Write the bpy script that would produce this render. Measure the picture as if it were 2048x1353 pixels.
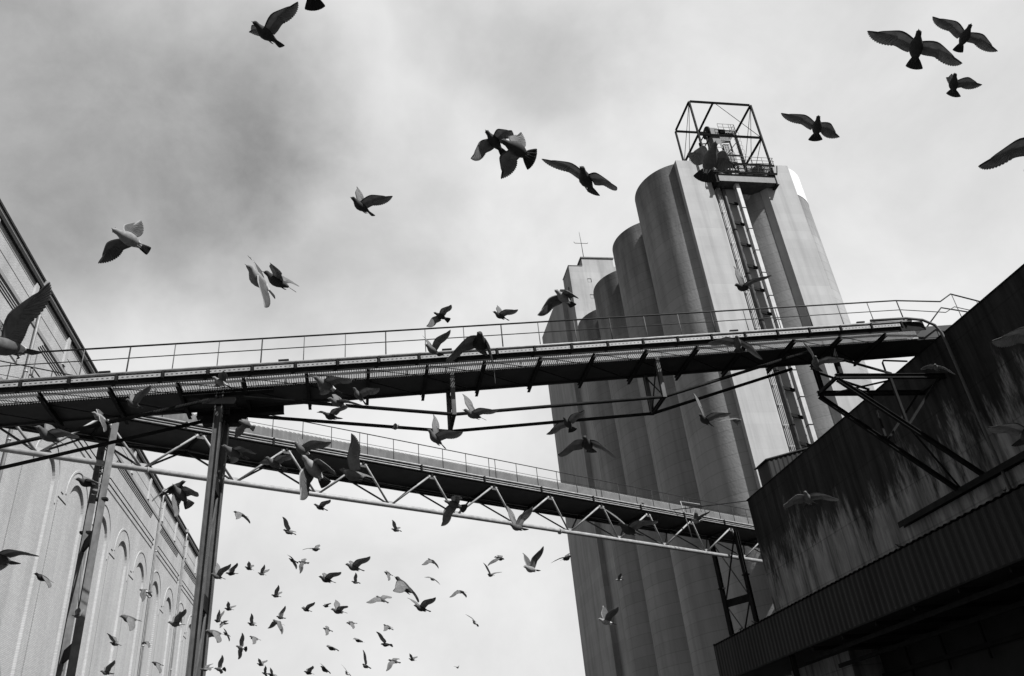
import bpy, math, random
from mathutils import Vector, Matrix, Euler, noise
R_ = math.radians
scn = bpy.context.scene
for o in list(bpy.data.objects): bpy.data.objects.remove(o)
COL = scn.collection

# ------------------------------------------------------------------ camera
cd = bpy.data.cameras.new('camera'); cam = bpy.data.objects.new('camera', cd); COL.objects.link(cam)
cam.location = (0, 0, 1.6)
cam.rotation_euler = (2.1063328, 0.0906280, -0.1627014)
cd.sensor_width = 36; cd.lens = 28.23; cd.clip_start = 0.1; cd.clip_end = 3000
scn.camera = cam

# ------------------------------------------------------------------ light
SUN_AZ = 142.0      # compass angle of the sun, clockwise from +Y
SUN_EL = 50.0
wd = bpy.data.worlds.new('World'); scn.world = wd; wd.use_nodes = True
nt = wd.node_tree; nt.nodes.clear()
def N(t, **kw):
    n = nt.nodes.new(t)
    for k, v in kw.items(): setattr(n, k, v)
    return n
L = lambda a, b: nt.links.new(a, b)
def val(x):
    return x
def math_(op, a, b=None, c=None, clamp=False):
    n = N('ShaderNodeMath', operation=op); n.use_clamp = clamp
    for i, x in enumerate((a, b, c)):
        if x is None: continue
        if isinstance(x, (int, float)): n.inputs[i].default_value = x
        else: L(x, n.inputs[i])
    return n.outputs[0]
sky = N('ShaderNodeTexSky', sky_type='NISHITA'); sky.sun_disc = False
sky.sun_elevation = R_(SUN_EL); sky.sun_rotation = R_(SUN_AZ); sky.air_density = 1.3; sky.dust_density = 2.0
bw = N('ShaderNodeRGBToBW'); L(sky.outputs[0], bw.inputs[0])
tc = N('ShaderNodeTexCoord'); nrm = N('ShaderNodeVectorMath', operation='NORMALIZE'); L(tc.outputs['Generated'], nrm.inputs[0])
dirv = nrm.outputs[0]
# slow warp of the direction so that cloud edges curl
nz = N('ShaderNodeTexNoise'); nz.inputs['Scale'].default_value = 2.6; nz.inputs['Detail'].default_value = 6; nz.inputs['Roughness'].default_value = .55
L(dirv, nz.inputs['Vector'])
sub = N('ShaderNodeVectorMath', operation='SUBTRACT'); L(nz.outputs['Color'], sub.inputs[0]); sub.inputs[1].default_value = (.5, .5, .5)
scl = N('ShaderNodeVectorMath', operation='SCALE'); L(sub.outputs[0], scl.inputs[0]); scl.inputs['Scale'].default_value = .34
wadd = N('ShaderNodeVectorMath', operation='ADD'); L(dirv, wadd.inputs[0]); L(scl.outputs[0], wadd.inputs[1])
wv = wadd.outputs[0]
def patch(d, rad, soft):
    """soft cloud mass centred on a compass direction: 1 inside, 0 outside"""
    v = Vector(d).normalized()
    dist = N('ShaderNodeVectorMath', operation='DISTANCE'); L(wv, dist.inputs[0]); dist.inputs[1].default_value = v
    mr = N('ShaderNodeMapRange', interpolation_type='SMOOTHERSTEP'); L(dist.outputs['Value'], mr.inputs[0])
    mr.inputs[1].default_value = rad - soft; mr.inputs[2].default_value = rad + soft
    mr.inputs[3].default_value = 1; mr.inputs[4].default_value = 0
    return mr.outputs[0]
n2 = N('ShaderNodeTexNoise'); n2.inputs['Scale'].default_value = 3.2; n2.inputs['Detail'].default_value = 8; n2.inputs['Roughness'].default_value = .58; n2.inputs['Distortion'].default_value = .25
L(dirv, n2.inputs['Vector'])
base = math_('MULTIPLY_ADD', n2.outputs['Fac'], .34, .262)
# fine mottling, strongest inside the dark masses
n4 = N('ShaderNodeTexNoise'); n4.inputs['Scale'].default_value = 8; n4.inputs['Detail'].default_value = 10; n4.inputs['Roughness'].default_value = .62; n4.inputs['Distortion'].default_value = .15
L(dirv, n4.inputs['Vector'])
mott = math_('MULTIPLY_ADD', n4.outputs['Fac'], .85, .56)
dark0 = math_('MAXIMUM', math_('MULTIPLY', patch((-.180, .715, .675), .165, .13), .58),
       math_('MAXIMUM', math_('MULTIPLY', patch((-.325, .665, .67), .20, .15), .52),
       math_('MAXIMUM', math_('MULTIPLY', patch((-.26, .73, .64), .10, .10), .50),
       math_('MAXIMUM', math_('MULTIPLY', patch((-.04, .80, .60), .15, .13), .30),
             math_('MULTIPLY', patch((.19, .61, .77), .11, .09), .30)))))
dark = math_('MULTIPLY', dark0, mott, None, True)
cloud = math_('MULTIPLY', base, math_('SUBTRACT', 1.0, dark))
# the rest of the sky, away from the cloud field, is clear sky dimmed to keep the ambient light low
field = patch((.12, .86, .50), 1.0, .28)
comb = N('ShaderNodeMix', data_type='FLOAT')
L(field, comb.inputs[0]); L(math_('MULTIPLY', bw.outputs[0], .035), comb.inputs[2]); L(cloud, comb.inputs[3])
bg = N('ShaderNodeBackground'); L(comb.outputs[0], bg.inputs['Color']); bg.inputs['Strength'].default_value = 1.0
L(bg.outputs[0], N('ShaderNodeOutputWorld').inputs[0])

sd = bpy.data.lights.new('sun', 'SUN'); so = bpy.data.objects.new('sun', sd); COL.objects.link(so)
sd.energy = 5.0; sd.angle = R_(.5); sd.color = (1, 1, 1)
a, e = R_(SUN_AZ), R_(SUN_EL)
SV = Vector((math.sin(a)*math.cos(e), math.cos(a)*math.cos(e), math.sin(e)))
so.rotation_euler = SV.to_track_quat('Z', 'Y').to_euler()
scn.view_settings.view_transform = 'Standard'; scn.view_settings.look = 'None'
scn.view_settings.exposure = 0.9; scn.view_settings.gamma = 1

# ------------------------------------------------------------------ helpers
def V(*a): return Vector(a)
class MB:
    def __init__(s): s.v = []; s.f = []; s.m = []; s.sm = []; s.cur = 0
    def add(s, vs, fs, smooth=False):
        n = len(s.v); s.v += [Vector(p) for p in vs]
        for f in fs: s.f.append([i+n for i in f]); s.m.append(s.cur); s.sm.append(smooth)
    def box(s, x0, x1, y0, y1, z0, z1):
        s.add([(x0,y0,z0),(x1,y0,z0),(x1,y1,z0),(x0,y1,z0),(x0,y0,z1),(x1,y0,z1),(x1,y1,z1),(x0,y1,z1)],
              [(3,2,1,0),(4,5,6,7),(0,1,5,4),(1,2,6,5),(2,3,7,6),(3,0,4,7)])
    def frame(s, p0, p1, up=(0,0,1)):
        p0, p1, up = Vector(p0), Vector(p1), Vector(up)
        d = (p1-p0).normalized(); u = (up-up.dot(d)*d)
        if u.length < 1e-4: u = Vector((0,1,0)); u = u-u.dot(d)*d
        u.normalize(); return p0, p1, d.cross(u), u
    def beam(s, p0, p1, w, h, up=(0,0,1)):
        p0, p1, r, u = s.frame(p0, p1, up); r = r*w/2; u = u*h/2
        s.add([p0-r-u,p0+r-u,p0+r+u,p0-r+u,p1-r-u,p1+r-u,p1+r+u,p1-r+u],
              [(3,2,1,0),(4,5,6,7),(0,1,5,4),(1,2,6,5),(2,3,7,6),(3,0,4,7)])
    def ibeam(s, p0, p1, w, h, up=(0,0,1), t=.03):
        p0, p1, r, u = s.frame(p0, p1, up)
        a, b, c = w/2, h/2, t/2
        prof = [(-a,-b),(a,-b),(a,-b+t),(c,-b+t),(c,b-t),(a,b-t),(a,b),(-a,b),(-a,b-t),(-c,b-t),(-c,-b+t),(-a,-b+t)]
        n = 12; vs = [p+r*x+u*y for p in (p0, p1) for x, y in prof]
        s.add(vs, [(i,(i+1)%n,(i+1)%n+n,i+n) for i in range(n)])
        for o, rev in ((0, 1), (n, 0)):
            for q in ((0,1,2,11),(3,4,9,10),(5,6,7,8)):
                f = [i+o for i in q]; s.f.append([i+len(s.v)-2*n for i in (f[::-1] if rev else f)]); s.m.append(s.cur); s.sm.append(False)
    def tube(s, pts, r, n=10, cap=True):
        pts = [Vector(p) for p in pts]; k0 = len(s.v); m = len(pts); u = None
        for i, p in enumerate(pts):
            d = (pts[min(i+1,m-1)]-pts[max(i-1,0)]).normalized()
            if u is None: u = Vector((0,0,1)) if abs(d.z) < .9 else Vector((0,1,0))
            u = (u-u.dot(d)*d).normalized(); w = d.cross(u)
            rr = r[i] if isinstance(r, (list, tuple)) else r
            for j in range(n):
                a = 2*math.pi*j/n; s.v.append(p+u*math.cos(a)*rr+w*math.sin(a)*rr)
        for i in range(m-1):
            for j in range(n):
                j2 = (j+1)%n
                s.f.append([k0+i*n+j,k0+i*n+j2,k0+(i+1)*n+j2,k0+(i+1)*n+j]); s.m.append(s.cur); s.sm.append(True)
        if cap:
            s.f.append([k0+j for j in range(n)][::-1]); s.m.append(s.cur); s.sm.append(False)
            s.f.append([k0+(m-1)*n+j for j in range(n)]); s.m.append(s.cur); s.sm.append(False)
    def prism(s, poly, off):
        """extrude a planar polygon (list of 3D points) by the vector off"""
        n = len(poly); off = Vector(off); a = [Vector(p) for p in poly]
        s.add(a+[p+off for p in a], [tuple(range(n))[::-1], tuple(range(n,2*n))]+[(i,(i+1)%n,(i+1)%n+n,i+n) for i in range(n)])
def wloc(o):
    p = Vector((0,0,0))
    while o: p = p+o.location; o = o.parent
    return p
def obj(name, mb, mats, parent=None, loc=None):
    """links the collected faces as ONE mesh object; vertices are given in world space"""
    me = bpy.data.meshes.new(name)
    org = Vector(loc) if loc else (wloc(parent) if parent else Vector((0,0,0)))
    me.from_pydata([tuple(v-org) for v in mb.v], [], mb.f)
    if not isinstance(mats, (list, tuple)): mats = [mats]
    for m in mats: me.materials.append(m)
    me.polygons.foreach_set('material_index', mb.m); me.polygons.foreach_set('use_smooth', mb.sm); me.update()
    o = bpy.data.objects.new(name, me); COL.objects.link(o)
    if parent: o.parent = parent
    if loc: o.location = loc
    return o
def tag(o, label=None, cat=None, group=None, kind=None):
    if label: o['label'] = label
    if cat: o['category'] = cat
    if group: o['group'] = group
    if kind: o['kind'] = kind
    return o
def thing(name, label, cat, loc=(0,0,0), group=None):
    o = bpy.data.objects.new(name, None); COL.objects.link(o); o.location = loc; o.empty_display_size = .3
    return tag(o, label, cat, group)

# ------------------------------------------------------------------ materials
def mat(name, col, rough=.85, metal=0.0, col2=None, nscale=1.0, nstretch=(1,1,1), bump=0.0, bscale=20.0, streak=None, lo=.35, hi=.65, spec=.3, extra=None):
    m = bpy.data.materials.new(name); m.use_nodes = True; t = m.node_tree; b = t.nodes['Principled BSDF']
    b.inputs['Roughness'].default_value = rough; b.inputs['Metallic'].default_value = metal
    b.inputs['Specular IOR Level'].default_value = spec
    g = lambda c: (c, c, c, 1)
    b.inputs['Base Color'].default_value = g(col)
    geo = t.nodes.new('ShaderNodeNewGeometry')
    mp = t.nodes.new('ShaderNodeMapping'); t.links.new(geo.outputs['Position'], mp.inputs['Vector']); mp.inputs['Scale'].default_value = nstretch
    out = None
    if col2 is not None:
        n = t.nodes.new('ShaderNodeTexNoise'); n.inputs['Scale'].default_value = nscale; n.inputs['Detail'].default_value = 8; n.inputs['Roughness'].default_value = .6
        t.links.new(mp.outputs[0], n.inputs['Vector'])
        r = t.nodes.new('ShaderNodeValToRGB'); r.color_ramp.elements[0].position = lo; r.color_ramp.elements[1].position = hi
        r.color_ramp.elements[0].color = g(col); r.color_ramp.elements[1].color = g(col2)
        t.links.new(n.outputs['Fac'], r.inputs[0]); out = r.outputs[0]
    if streak:
        sc, st, amt, s_lo, s_hi = streak
        mp2 = t.nodes.new('ShaderNodeMapping'); mp2.inputs['Scale'].default_value = st; t.links.new(geo.outputs['Position'], mp2.inputs['Vector'])
        n = t.nodes.new('ShaderNodeTexNoise'); n.inputs['Scale'].default_value = sc; n.inputs['Detail'].default_value = 5; n.inputs['Roughness'].default_value = .6
        t.links.new(mp2.outputs[0], n.inputs['Vector'])
        mr = t.nodes.new('ShaderNodeMapRange'); mr.inputs[1].default_value = s_lo; mr.inputs[2].default_value = s_hi; mr.inputs[3].default_value = 1-amt; mr.inputs[4].default_value = 1
        t.links.new(n.outputs['Fac'], mr.inputs[0])
        mx = t.nodes.new('ShaderNodeMix'); mx.data_type = 'RGBA'; mx.blend_type = 'MULTIPLY'; mx.inputs[0].default_value = 1
        if out: t.links.new(out, mx.inputs[6])
        else: mx.inputs[6].default_value = g(col)
        t.links.new(mr.outputs[0], mx.inputs[7]); out = mx.outputs[2]
    if extra: out = extra(t, geo, out, g)
    if out: t.links.new(out, b.inputs['Base Color'])
    if bump:
        n = t.nodes.new('ShaderNodeTexNoise'); n.inputs['Scale'].default_value = bscale; n.inputs['Detail'].default_value = 4
        t.links.new(geo.outputs['Position'], n.inputs['Vector'])
        bp = t.nodes.new('ShaderNodeBump'); bp.inputs['Strength'].default_value = bump; bp.inputs['Distance'].default_value = .02
        t.links.new(n.outputs['Fac'], bp.inputs['Height']); t.links.new(bp.outputs[0], b.inputs['Normal'])
    return m
def lifts(pitch, width, amt):
    """horizontal casting joints every pitch metres"""
    def f(t, geo, out, g):
        sp = t.nodes.new('ShaderNodeSeparateXYZ'); t.links.new(geo.outputs['Position'], sp.inputs[0])
        a = t.nodes.new('ShaderNodeMath'); a.operation = 'MULTIPLY'; a.inputs[1].default_value = 1/pitch; t.links.new(sp.outputs[2], a.inputs[0])
        fr = t.nodes.new('ShaderNodeMath'); fr.operation = 'FRACT'; t.links.new(a.outputs[0], fr.inputs[0])
        ls = t.nodes.new('ShaderNodeMath'); ls.operation = 'LESS_THAN'; ls.inputs[1].default_value = width/pitch; t.links.new(fr.outputs[0], ls.inputs[0])
        mu = t.nodes.new('ShaderNodeMath'); mu.operation = 'MULTIPLY_ADD'; mu.inputs[1].default_value = -amt; mu.inputs[2].default_value = 1; t.links.new(ls.outputs[0], mu.inputs[0])
        fl = t.nodes.new('ShaderNodeMath'); fl.operation = 'FLOOR'; t.links.new(a.outputs[0], fl.inputs[0])
        wn = t.nodes.new('ShaderNodeTexWhiteNoise'); wn.noise_dimensions = '1D'; t.links.new(fl.outputs[0], wn.inputs['W'])
        m3 = t.nodes.new('ShaderNodeMath'); m3.operation = 'MULTIPLY_ADD'; m3.inputs[1].default_value = .10; m3.inputs[2].default_value = .93; t.links.new(wn.outputs[0], m3.inputs[0])
        m4 = t.nodes.new('ShaderNodeMath'); m4.operation = 'MULTIPLY'; t.links.new(mu.outputs[0], m4.inputs[0]); t.links.new(m3.outputs[0], m4.inputs[1])
        mx = t.nodes.new('ShaderNodeMix'); mx.data_type = 'RGBA'; mx.blend_type = 'MULTIPLY'; mx.inputs[0].default_value = 1
        t.links.new(out, mx.inputs[6]); t.links.new(m4.outputs[0], mx.inputs[7]); return mx.outputs[2]
    return f
def rimsoot(t, geo, out, g):
    """rain-washed soot hanging in patches below the rim, over the casting joints"""
    out = lifts(1.25, .07, .20)(t, geo, out, g)
    sp = t.nodes.new('ShaderNodeSeparateXYZ'); t.links.new(geo.outputs['Position'], sp.inputs[0])
    mp = t.nodes.new('ShaderNodeMapping'); mp.inputs['Scale'].default_value = (1, 1, .16); t.links.new(geo.outputs['Position'], mp.inputs['Vector'])
    n = t.nodes.new('ShaderNodeTexNoise'); n.inputs['Scale'].default_value = .42; n.inputs['Detail'].default_value = 9; n.inputs['Roughness'].default_value = .66
    t.links.new(mp.outputs[0], n.inputs['Vector'])
    a = t.nodes.new('ShaderNodeMath'); a.operation = 'MULTIPLY_ADD'; t.links.new(n.outputs['Fac'], a.inputs[0]); a.inputs[1].default_value = 46.0; t.links.new(sp.outputs[2], a.inputs[2])
    mr = t.nodes.new('ShaderNodeMapRange'); mr.interpolation_type = 'SMOOTHSTEP'; mr.inputs[1].default_value = 74; mr.inputs[2].default_value = 92; mr.inputs[3].default_value = 1; mr.inputs[4].default_value = .50
    t.links.new(a.outputs[0], mr.inputs[0])
    mx = t.nodes.new('ShaderNodeMix'); mx.data_type = 'RGBA'; mx.blend_type = 'MULTIPLY'; mx.inputs[0].default_value = 1
    t.links.new(out, mx.inputs[6]); t.links.new(mr.outputs[0], mx.inputs[7]); return mx.outputs[2]
def brick(t, geo, out, g):
    sp = t.nodes.new('ShaderNodeSeparateXYZ'); t.links.new(geo.outputs['Position'], sp.inputs[0])
    cb = t.nodes.new('ShaderNodeCombineXYZ'); t.links.new(sp.outputs[1], cb.inputs[0]); t.links.new(sp.outputs[2], cb.inputs[1])
    br = t.nodes.new('ShaderNodeTexBrick'); br.inputs['Scale'].default_value = 1; br.inputs['Brick Width'].default_value = .25; br.inputs['Row Height'].default_value = .085
    br.inputs['Mortar Size'].default_value = .011; br.inputs['Color1'].default_value = g(1); br.inputs['Color2'].default_value = g(.86); br.inputs['Mortar'].default_value = g(.62)
    t.links.new(cb.outputs[0], br.inputs['Vector'])
    mx = t.nodes.new('ShaderNodeMix'); mx.data_type = 'RGBA'; mx.blend_type = 'MULTIPLY'; mx.inputs[0].default_value = 1
    t.links.new(out, mx.inputs[6]); t.links.new(br.outputs['Color'], mx.inputs[7]); return mx.outputs[2]
def soot(t, geo, out, g):
    out = lifts(2.42, .07, .25)(t, geo, out, g)
    """water-run soot: an irregular black band under the parapet with long runs"""
    sp = t.nodes.new('ShaderNodeSeparateXYZ'); t.links.new(geo.outputs['Position'], sp.inputs[0])
    mp = t.nodes.new('ShaderNodeMapping'); mp.inputs['Scale'].default_value = (1, 1.0, .22); t.links.new(geo.outputs['Position'], mp.inputs['Vector'])
    n = t.nodes.new('ShaderNodeTexNoise'); n.inputs['Scale'].default_value = 1.9; n.inputs['Detail'].default_value = 12; n.inputs['Roughness'].default_value = .72
    t.links.new(mp.outputs[0], n.inputs['Vector'])
    n3 = t.nodes.new('ShaderNodeTexNoise'); n3.inputs['Scale'].default_value = .23; n3.inputs['Detail'].default_value = 3; t.links.new(geo.outputs['Position'], n3.inputs['Vector'])
    # depth of the band below the parapet
    a = t.nodes.new('ShaderNodeMath'); a.operation = 'MULTIPLY_ADD'; t.links.new(n.outputs['Fac'], a.inputs[0]); a.inputs[1].default_value = 13.0; a.inputs[2].default_value = -8.2
    a3 = t.nodes.new('ShaderNodeMath'); a3.operation = 'MULTIPLY_ADD'; t.links.new(n3.outputs['Fac'], a3.inputs[0]); a3.inputs[1].default_value = 9.4; t.links.new(a.outputs[0], a3.inputs[2])
    s = t.nodes.new('ShaderNodeMath'); s.operation = 'ADD'; t.links.new(sp.outputs[2], s.inputs[0]); t.links.new(a3.outputs[0], s.inputs[1])
    mr = t.nodes.new('ShaderNodeMapRange'); mr.interpolation_type = 'SMOOTHSTEP'; mr.inputs[1].default_value = 16.4; mr.inputs[2].default_value = 19.4; mr.inputs[3].default_value = 1; mr.inputs[4].default_value = .13
    t.links.new(s.outputs[0], mr.inputs[0])
    mx = t.nodes.new('ShaderNodeMix'); mx.data_type = 'RGBA'; mx.blend_type = 'MULTIPLY'; mx.inputs[0].default_value = 1
    t.links.new(out, mx.inputs[6]); t.links.new(mr.outputs[0], mx.inputs[7]); return mx.outputs[2]
def holes(t, geo, out, g):
    """rows of slotted holes along X"""
    sp = t.nodes.new('ShaderNodeSeparateXYZ'); t.links.new(geo.outputs['Position'], sp.inputs[0])
    def M(op, x, b, c=None):
        n = t.nodes.new('ShaderNodeMath'); n.operation = op; t.links.new(x, n.inputs[0])
        for i, q in ((1, b), (2, c)):
            if q is None: continue
            if isinstance(q, float): n.inputs[i].default_value = q
            else: t.links.new(q, n.inputs[i])
        return n.outputs[0]
    fx = M('FRACT', M('MULTIPLY', sp.outputs[0], 5.5), 0.0); hx = M('LESS_THAN', fx, .45)
    zz = M('SUBTRACT', sp.outputs[2], M('MULTIPLY_ADD', sp.outputs[0], .0795, 18.49)); hz = M('LESS_THAN', M('ABSOLUTE', zz, 0.0), .025)
    h = M('MULTIPLY', hx, hz)
    mx = t.nodes.new('ShaderNodeMix'); mx.data_type = 'RGBA'; t.links.new(h, mx.inputs[0]); t.links.new(out, mx.inputs[6]); mx.inputs[7].default_value = g(.03); return mx.outputs[2]

M = dict(
 ground=mat('asphalt', .045, .95, col2=.07, nscale=.6, bump=.4),
 panel=mat('end_panel_concrete', .29, .95, col2=.34, nscale=.4, nstretch=(1,1,.5), streak=(1.4, (1,1,.03), .16, .30, .55), bump=.3, bscale=8, extra=lifts(1.25, .05, .05), spec=.1),
 silo=mat('silo_concrete_shaded', .22, .95, col2=.28, nscale=.25, nstretch=(1,1,.5), streak=(1.1, (1,1,.03), .22, .30, .55), bump=.9, bscale=4, extra=rimsoot, spec=.1),  # same concrete as the end panels, with the side's shade put into its tone
 silo_paint=mat('white_roof_paint', .48, .9),
 tower=mat('tower_concrete', .25, .9, col2=.33, nscale=.3, nstretch=(1,1,.4), streak=(.9, (1,1,.05), .25, .3, .55), bump=.2, bscale=5, extra=lifts(1.6, .05, .08)),
 white_brick=mat('white_painted_brick', .37, .9, col2=.43, nscale=.5, nstretch=(1,1,.35), bump=.6, bscale=9, streak=(.7, (1,1,.06), .14, .3, .6), extra=brick),
 render=mat('white_render', .29, .9, col2=.34, nscale=2.0, bump=.3, bscale=12),
 dark_line=mat('dark_joint', .05, .9),
 gutter=mat('dark_gutter', .016, .7, spec=.1, col2=.03, nscale=3),
 gutter_light=mat('light_flashing', .20, .7),
 pipe=mat('downpipe_zinc', .22, .45, metal=.3, col2=.30, nscale=3),
 conc=mat('sooty_concrete', .15, .95, col2=.25, nscale=1.1, nstretch=(1,1,.45), spec=.1, streak=(2.4, (1,1,.05), .60, .34, .60), bump=.5, bscale=7, extra=soot),
 corr=mat('dark_corrugated_sheet', .016, .7, col2=.026, nscale=.8, nstretch=(1,1,.2), spec=.1),
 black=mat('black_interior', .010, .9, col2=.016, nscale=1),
 steel=mat('dark_painted_steel', .008, .7, spec=.04, col2=.016, nscale=2.5, bump=.2, bscale=30),
 steel_mid=mat('grey_painted_steel', .05, .5, spec=.15, col2=.08, nscale=2.0, streak=(3, (1,1,.3), .35, .3, .6), bump=.15, bscale=30),
 steel_grey=mat('weathered_grey_steel', .075, .6, spec=.15, col2=.12, nscale=2.2, streak=(3, (1,1,.3), .4, .3, .6), bump=.15, bscale=30),
 steel_light=mat('pale_galvanised_steel', .20, .5, spec=.2, col2=.28, nscale=2.5, streak=(4, (1,1,1), .25, .3, .6)),
 belly=mat('black_belt_casing', .012, .7, col2=.022, nscale=1.5),
 grating=mat('walkway_grating', .50, .6, spec=.1),
 tray=mat('perforated_cable_tray', .17, .5, col2=.23, nscale=3, extra=holes),
 hood=mat('corrugated_belt_hood', .09, .6, spec=.2, col2=.13, nscale=1.5),
 rail=mat('handrail_steel', .02, .6, spec=.15),
 rail_grey=mat('handrail_grey', .07, .6, spec=.15),
 chute=mat('chute_paint', .34, .6, spec=.2, col2=.42, nscale=1.5, streak=(2, (1,1,.1), .2, .3, .6)),
)

# ------------------------------------------------------------------ ground
g = MB(); n = 24; S = 900
vs = [(-S+2*S*i/n, -S+2*S*j/n+200, 0) for j in range(n+1) for i in range(n+1)]
g.add(vs, [(j*(n+1)+i, j*(n+1)+i+1, (j+1)*(n+1)+i+1, (j+1)*(n+1)+i) for j in range(n) for i in range(n)])
tag(obj('ground', g, M['ground']), kind='structure')

# ------------------------------------------------------------------ warehouse on the left (wall plane X = -18)
XW = -18.0
wh = thing('warehouse', 'long white brick warehouse with tall blind arches and a dark gutter, at left', 'warehouse', (XW, 70, 0))
w = MB(); YW0, YW1, ZT = -20.0, 104.0, 30.25
centres = [47.8+5.93*k for k in range(9)]
centres = [c for c in centres if c+2.3 < YW1]
rin, apex = 1.55, 22.5; spring = apex-rin; DEP = .16
# front wall with arch openings, then the recess behind each
def ring(c, r, n=18): return [(c+r*math.cos(math.pi-math.pi*i/n), spring+r*math.sin(math.pi-math.pi*i/n)) for i in range(n+1)]
def face(pts, x, flip=False):
    p = [(x, y, z) for y, z in pts]
    w.add(p, [tuple(range(len(p)))])
edges = [YW0]+[(centres[i]+centres[i+1])/2 for i in range(len(centres)-1)]
edges = [YW0, centres[0]-2.965]+[(centres[i]+centres[i+1])/2 for i in range(len(centres)-1)]+[centres[-1]+2.965 if centres[-1]+2.965 < YW1 else YW1, YW1]
face([(YW0,0),(edges[1],0),(edges[1],ZT),(YW0,ZT)], XW)
for i, c in enumerate(centres):
    a0, a1 = edges[i+1], edges[i+2]; rg = ring(c, rin)
    face([(a0,0),(c-rin,0),(c-rin,spring),(a0,spring)], XW)
    face([(c+rin,0),(a1,0),(a1,spring),(c+rin,spring)], XW)
    # spandrels above the springing
    for k in range(len(rg)-1):
        (y0, z0), (y1, z1) = rg[k], rg[k+1]
        face([(y0,z0),(y1,z1),(y1,apex+1.2),(y0,apex+1.2)], XW)
    face([(a0,spring),(c-rin,spring),(c-rin,apex+1.2),(a0,apex+1.2)], XW)
    face([(c+rin,spring),(a1,spring),(a1,apex+1.2),(c+rin,apex+1.2)], XW)
    face([(a0,apex+1.2),(a1,apex+1.2),(a1,ZT),(a0,ZT)], XW)
    # recess: jambs, intrados, back
    path = [(c-rin,0)]+rg+[(c+rin,0)]
    for k in range(len(path)-1):
        (y0,z0),(y1,z1) = path[k], path[k+1]
        w.add([(XW,y0,z0),(XW,y1,z1),(XW-DEP,y1,z1),(XW-DEP,y0,z0)], [(0,1,2,3)])
    face([(c-rin-.01,0),(c+rin+.01,0),(c+rin+.01,apex+.05),(c-rin-.01,apex+.05)], XW-DEP)
if edges[-1] > edges[-2]+.01: face([(edges[-2],0),(edges[-1],0),(edges[-1],ZT),(edges[-2],ZT)], XW)
# the other sides and the roof
w.box(XW-22, XW-.42, YW0, YW1, 0, ZT-.02)
w.add([(XW-.42,YW1,0),(XW,YW1,0),(XW,YW1,ZT),(XW-.42,YW1,ZT)], [(0,1,2,3)])
w.add([(XW-.42,YW0,ZT),(XW,YW0,ZT),(XW,YW1,ZT),(XW-.42,YW1,ZT)], [(0,1,2,3)])
obj('wall', w, M['white_brick'], wh)
for c in centres:
    m = MB(); r0, r1 = 2.12, 2.26
    pr = []
    n = 22
    out_ = [(c+r1*math.cos(math.pi-math.pi*i/n), spring+.25+r1*math.sin(math.pi-math.pi*i/n)) for i in range(n+1)]
    in_ = [(c+r0*math.cos(math.pi-math.pi*i/n), spring+.25+r0*math.sin(math.pi-math.pi*i/n)) for i in range(n+1)]
    out_ = out_+[(c+r1, spring-.9)]; in_ = in_+[(c+r0, spring-.9)]
    for k in range(len(out_)-1):
        (a,b),(c2,d),(e_,f_),(g_,h_) = out_[k], out_[k+1], in_[k+1], in_[k]
        X0, X1 = XW+.002, XW+.04
        m.add([(X0,a,b),(X0,c2,d),(X0,e_,f_),(X0,g_,h_),(X1,a,b),(X1,c2,d),(X1,e_,f_),(X1,g_,h_)],
              [(4,5,6,7),(0,1,5,4),(2,3,7,6)])
    obj('arch_moulding', m, M['render'], wh)
for c in centres[:-1]:
    m = MB(); m.box(XW+.0, XW+.022, c+2.52, c+4.05, 20.60, 20.655); m.box(XW, XW+.022, c+2.9, c+3.3, 21.0, 21.05)
    obj('iron_tie_bar', m, M['gutter'], wh)
for c in [centres[0]-5.93]+centres[:-1]:
    m = MB()      # toothed vertical joint, one comb shaped strip
    z = 20.4; pl = [(XW, c+2.50, 20.4)]; back = []
    while z > .3:
        pl += [(XW, c+2.62, z), (XW, c+2.62, z-.10), (XW, c+2.54, z-.10), (XW, c+2.54, z-.17)]; z -= .17
    m.prism(pl+[(XW, c+2.50, z)], (.012, 0, 0))
    obj('toothed_joint', m, M['gutter_light'], wh)
for z in (28.45, 29.3):
    m = MB(); m.box(XW, XW+.012, YW0, YW1, z, z+.028); obj('thin_string_line', m, M['dark_line'], wh)
for z in (27.62,):
    m = MB(); m.box(XW, XW+.05, YW0, YW1, z-.22, z+.02); obj('string_course', m, M['gutter_light'], wh)
for y0, y1 in ((22,29.8),(31.5,40.6),(42.9,58.0),(60.0,72.4),(76.2,84.4),(88.0,96.5)):
    for k in range(4):
        m = MB(); m.box(XW, XW+.03, y0+.22*k, y1+.15*k, 26.72+.19*k, 26.755+.19*k); obj('louvre_strip', m, M['gutter'], wh)
m = MB(); m.box(XW, XW+.16, YW0, YW1, 29.70, 29.98); obj('gutter', m, M['gutter'], wh)
m = MB(); m.box(XW-.1, XW+.10, YW0, YW1, 29.985, 30.25); obj('flashing', m, M['gutter_light'], wh)
m = MB(); m.box(XW-.4, XW+.17, YW0, YW1, 30.255, 30.40); obj('roof_edge', m, M['gutter'], wh)
y = 28.8
while y < YW1-1:
    m = MB(); m.box(XW, XW+.12, y, y+.4, 27.7, 29.6); y += 5.93
    obj('parapet_rib', m, M['render'], wh)
for y in (29.8, 41.68, 74.9, 86.75):
    m = MB(); m.tube([(XW+.24,y,29.95),(XW+.22,y,29.5),(XW+.22,y,.1)], .075, 10)
    z = 28.5
    while z > 1: m.tube([(XW+.22,y,z-.05),(XW+.22,y,z+.05)], .10, 10); z -= 4
    m.box(XW+.05, XW+.34, y-.2, y+.2, 29.96, 30.30)
    obj('downpipe', m, M['pipe'], wh)
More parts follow.
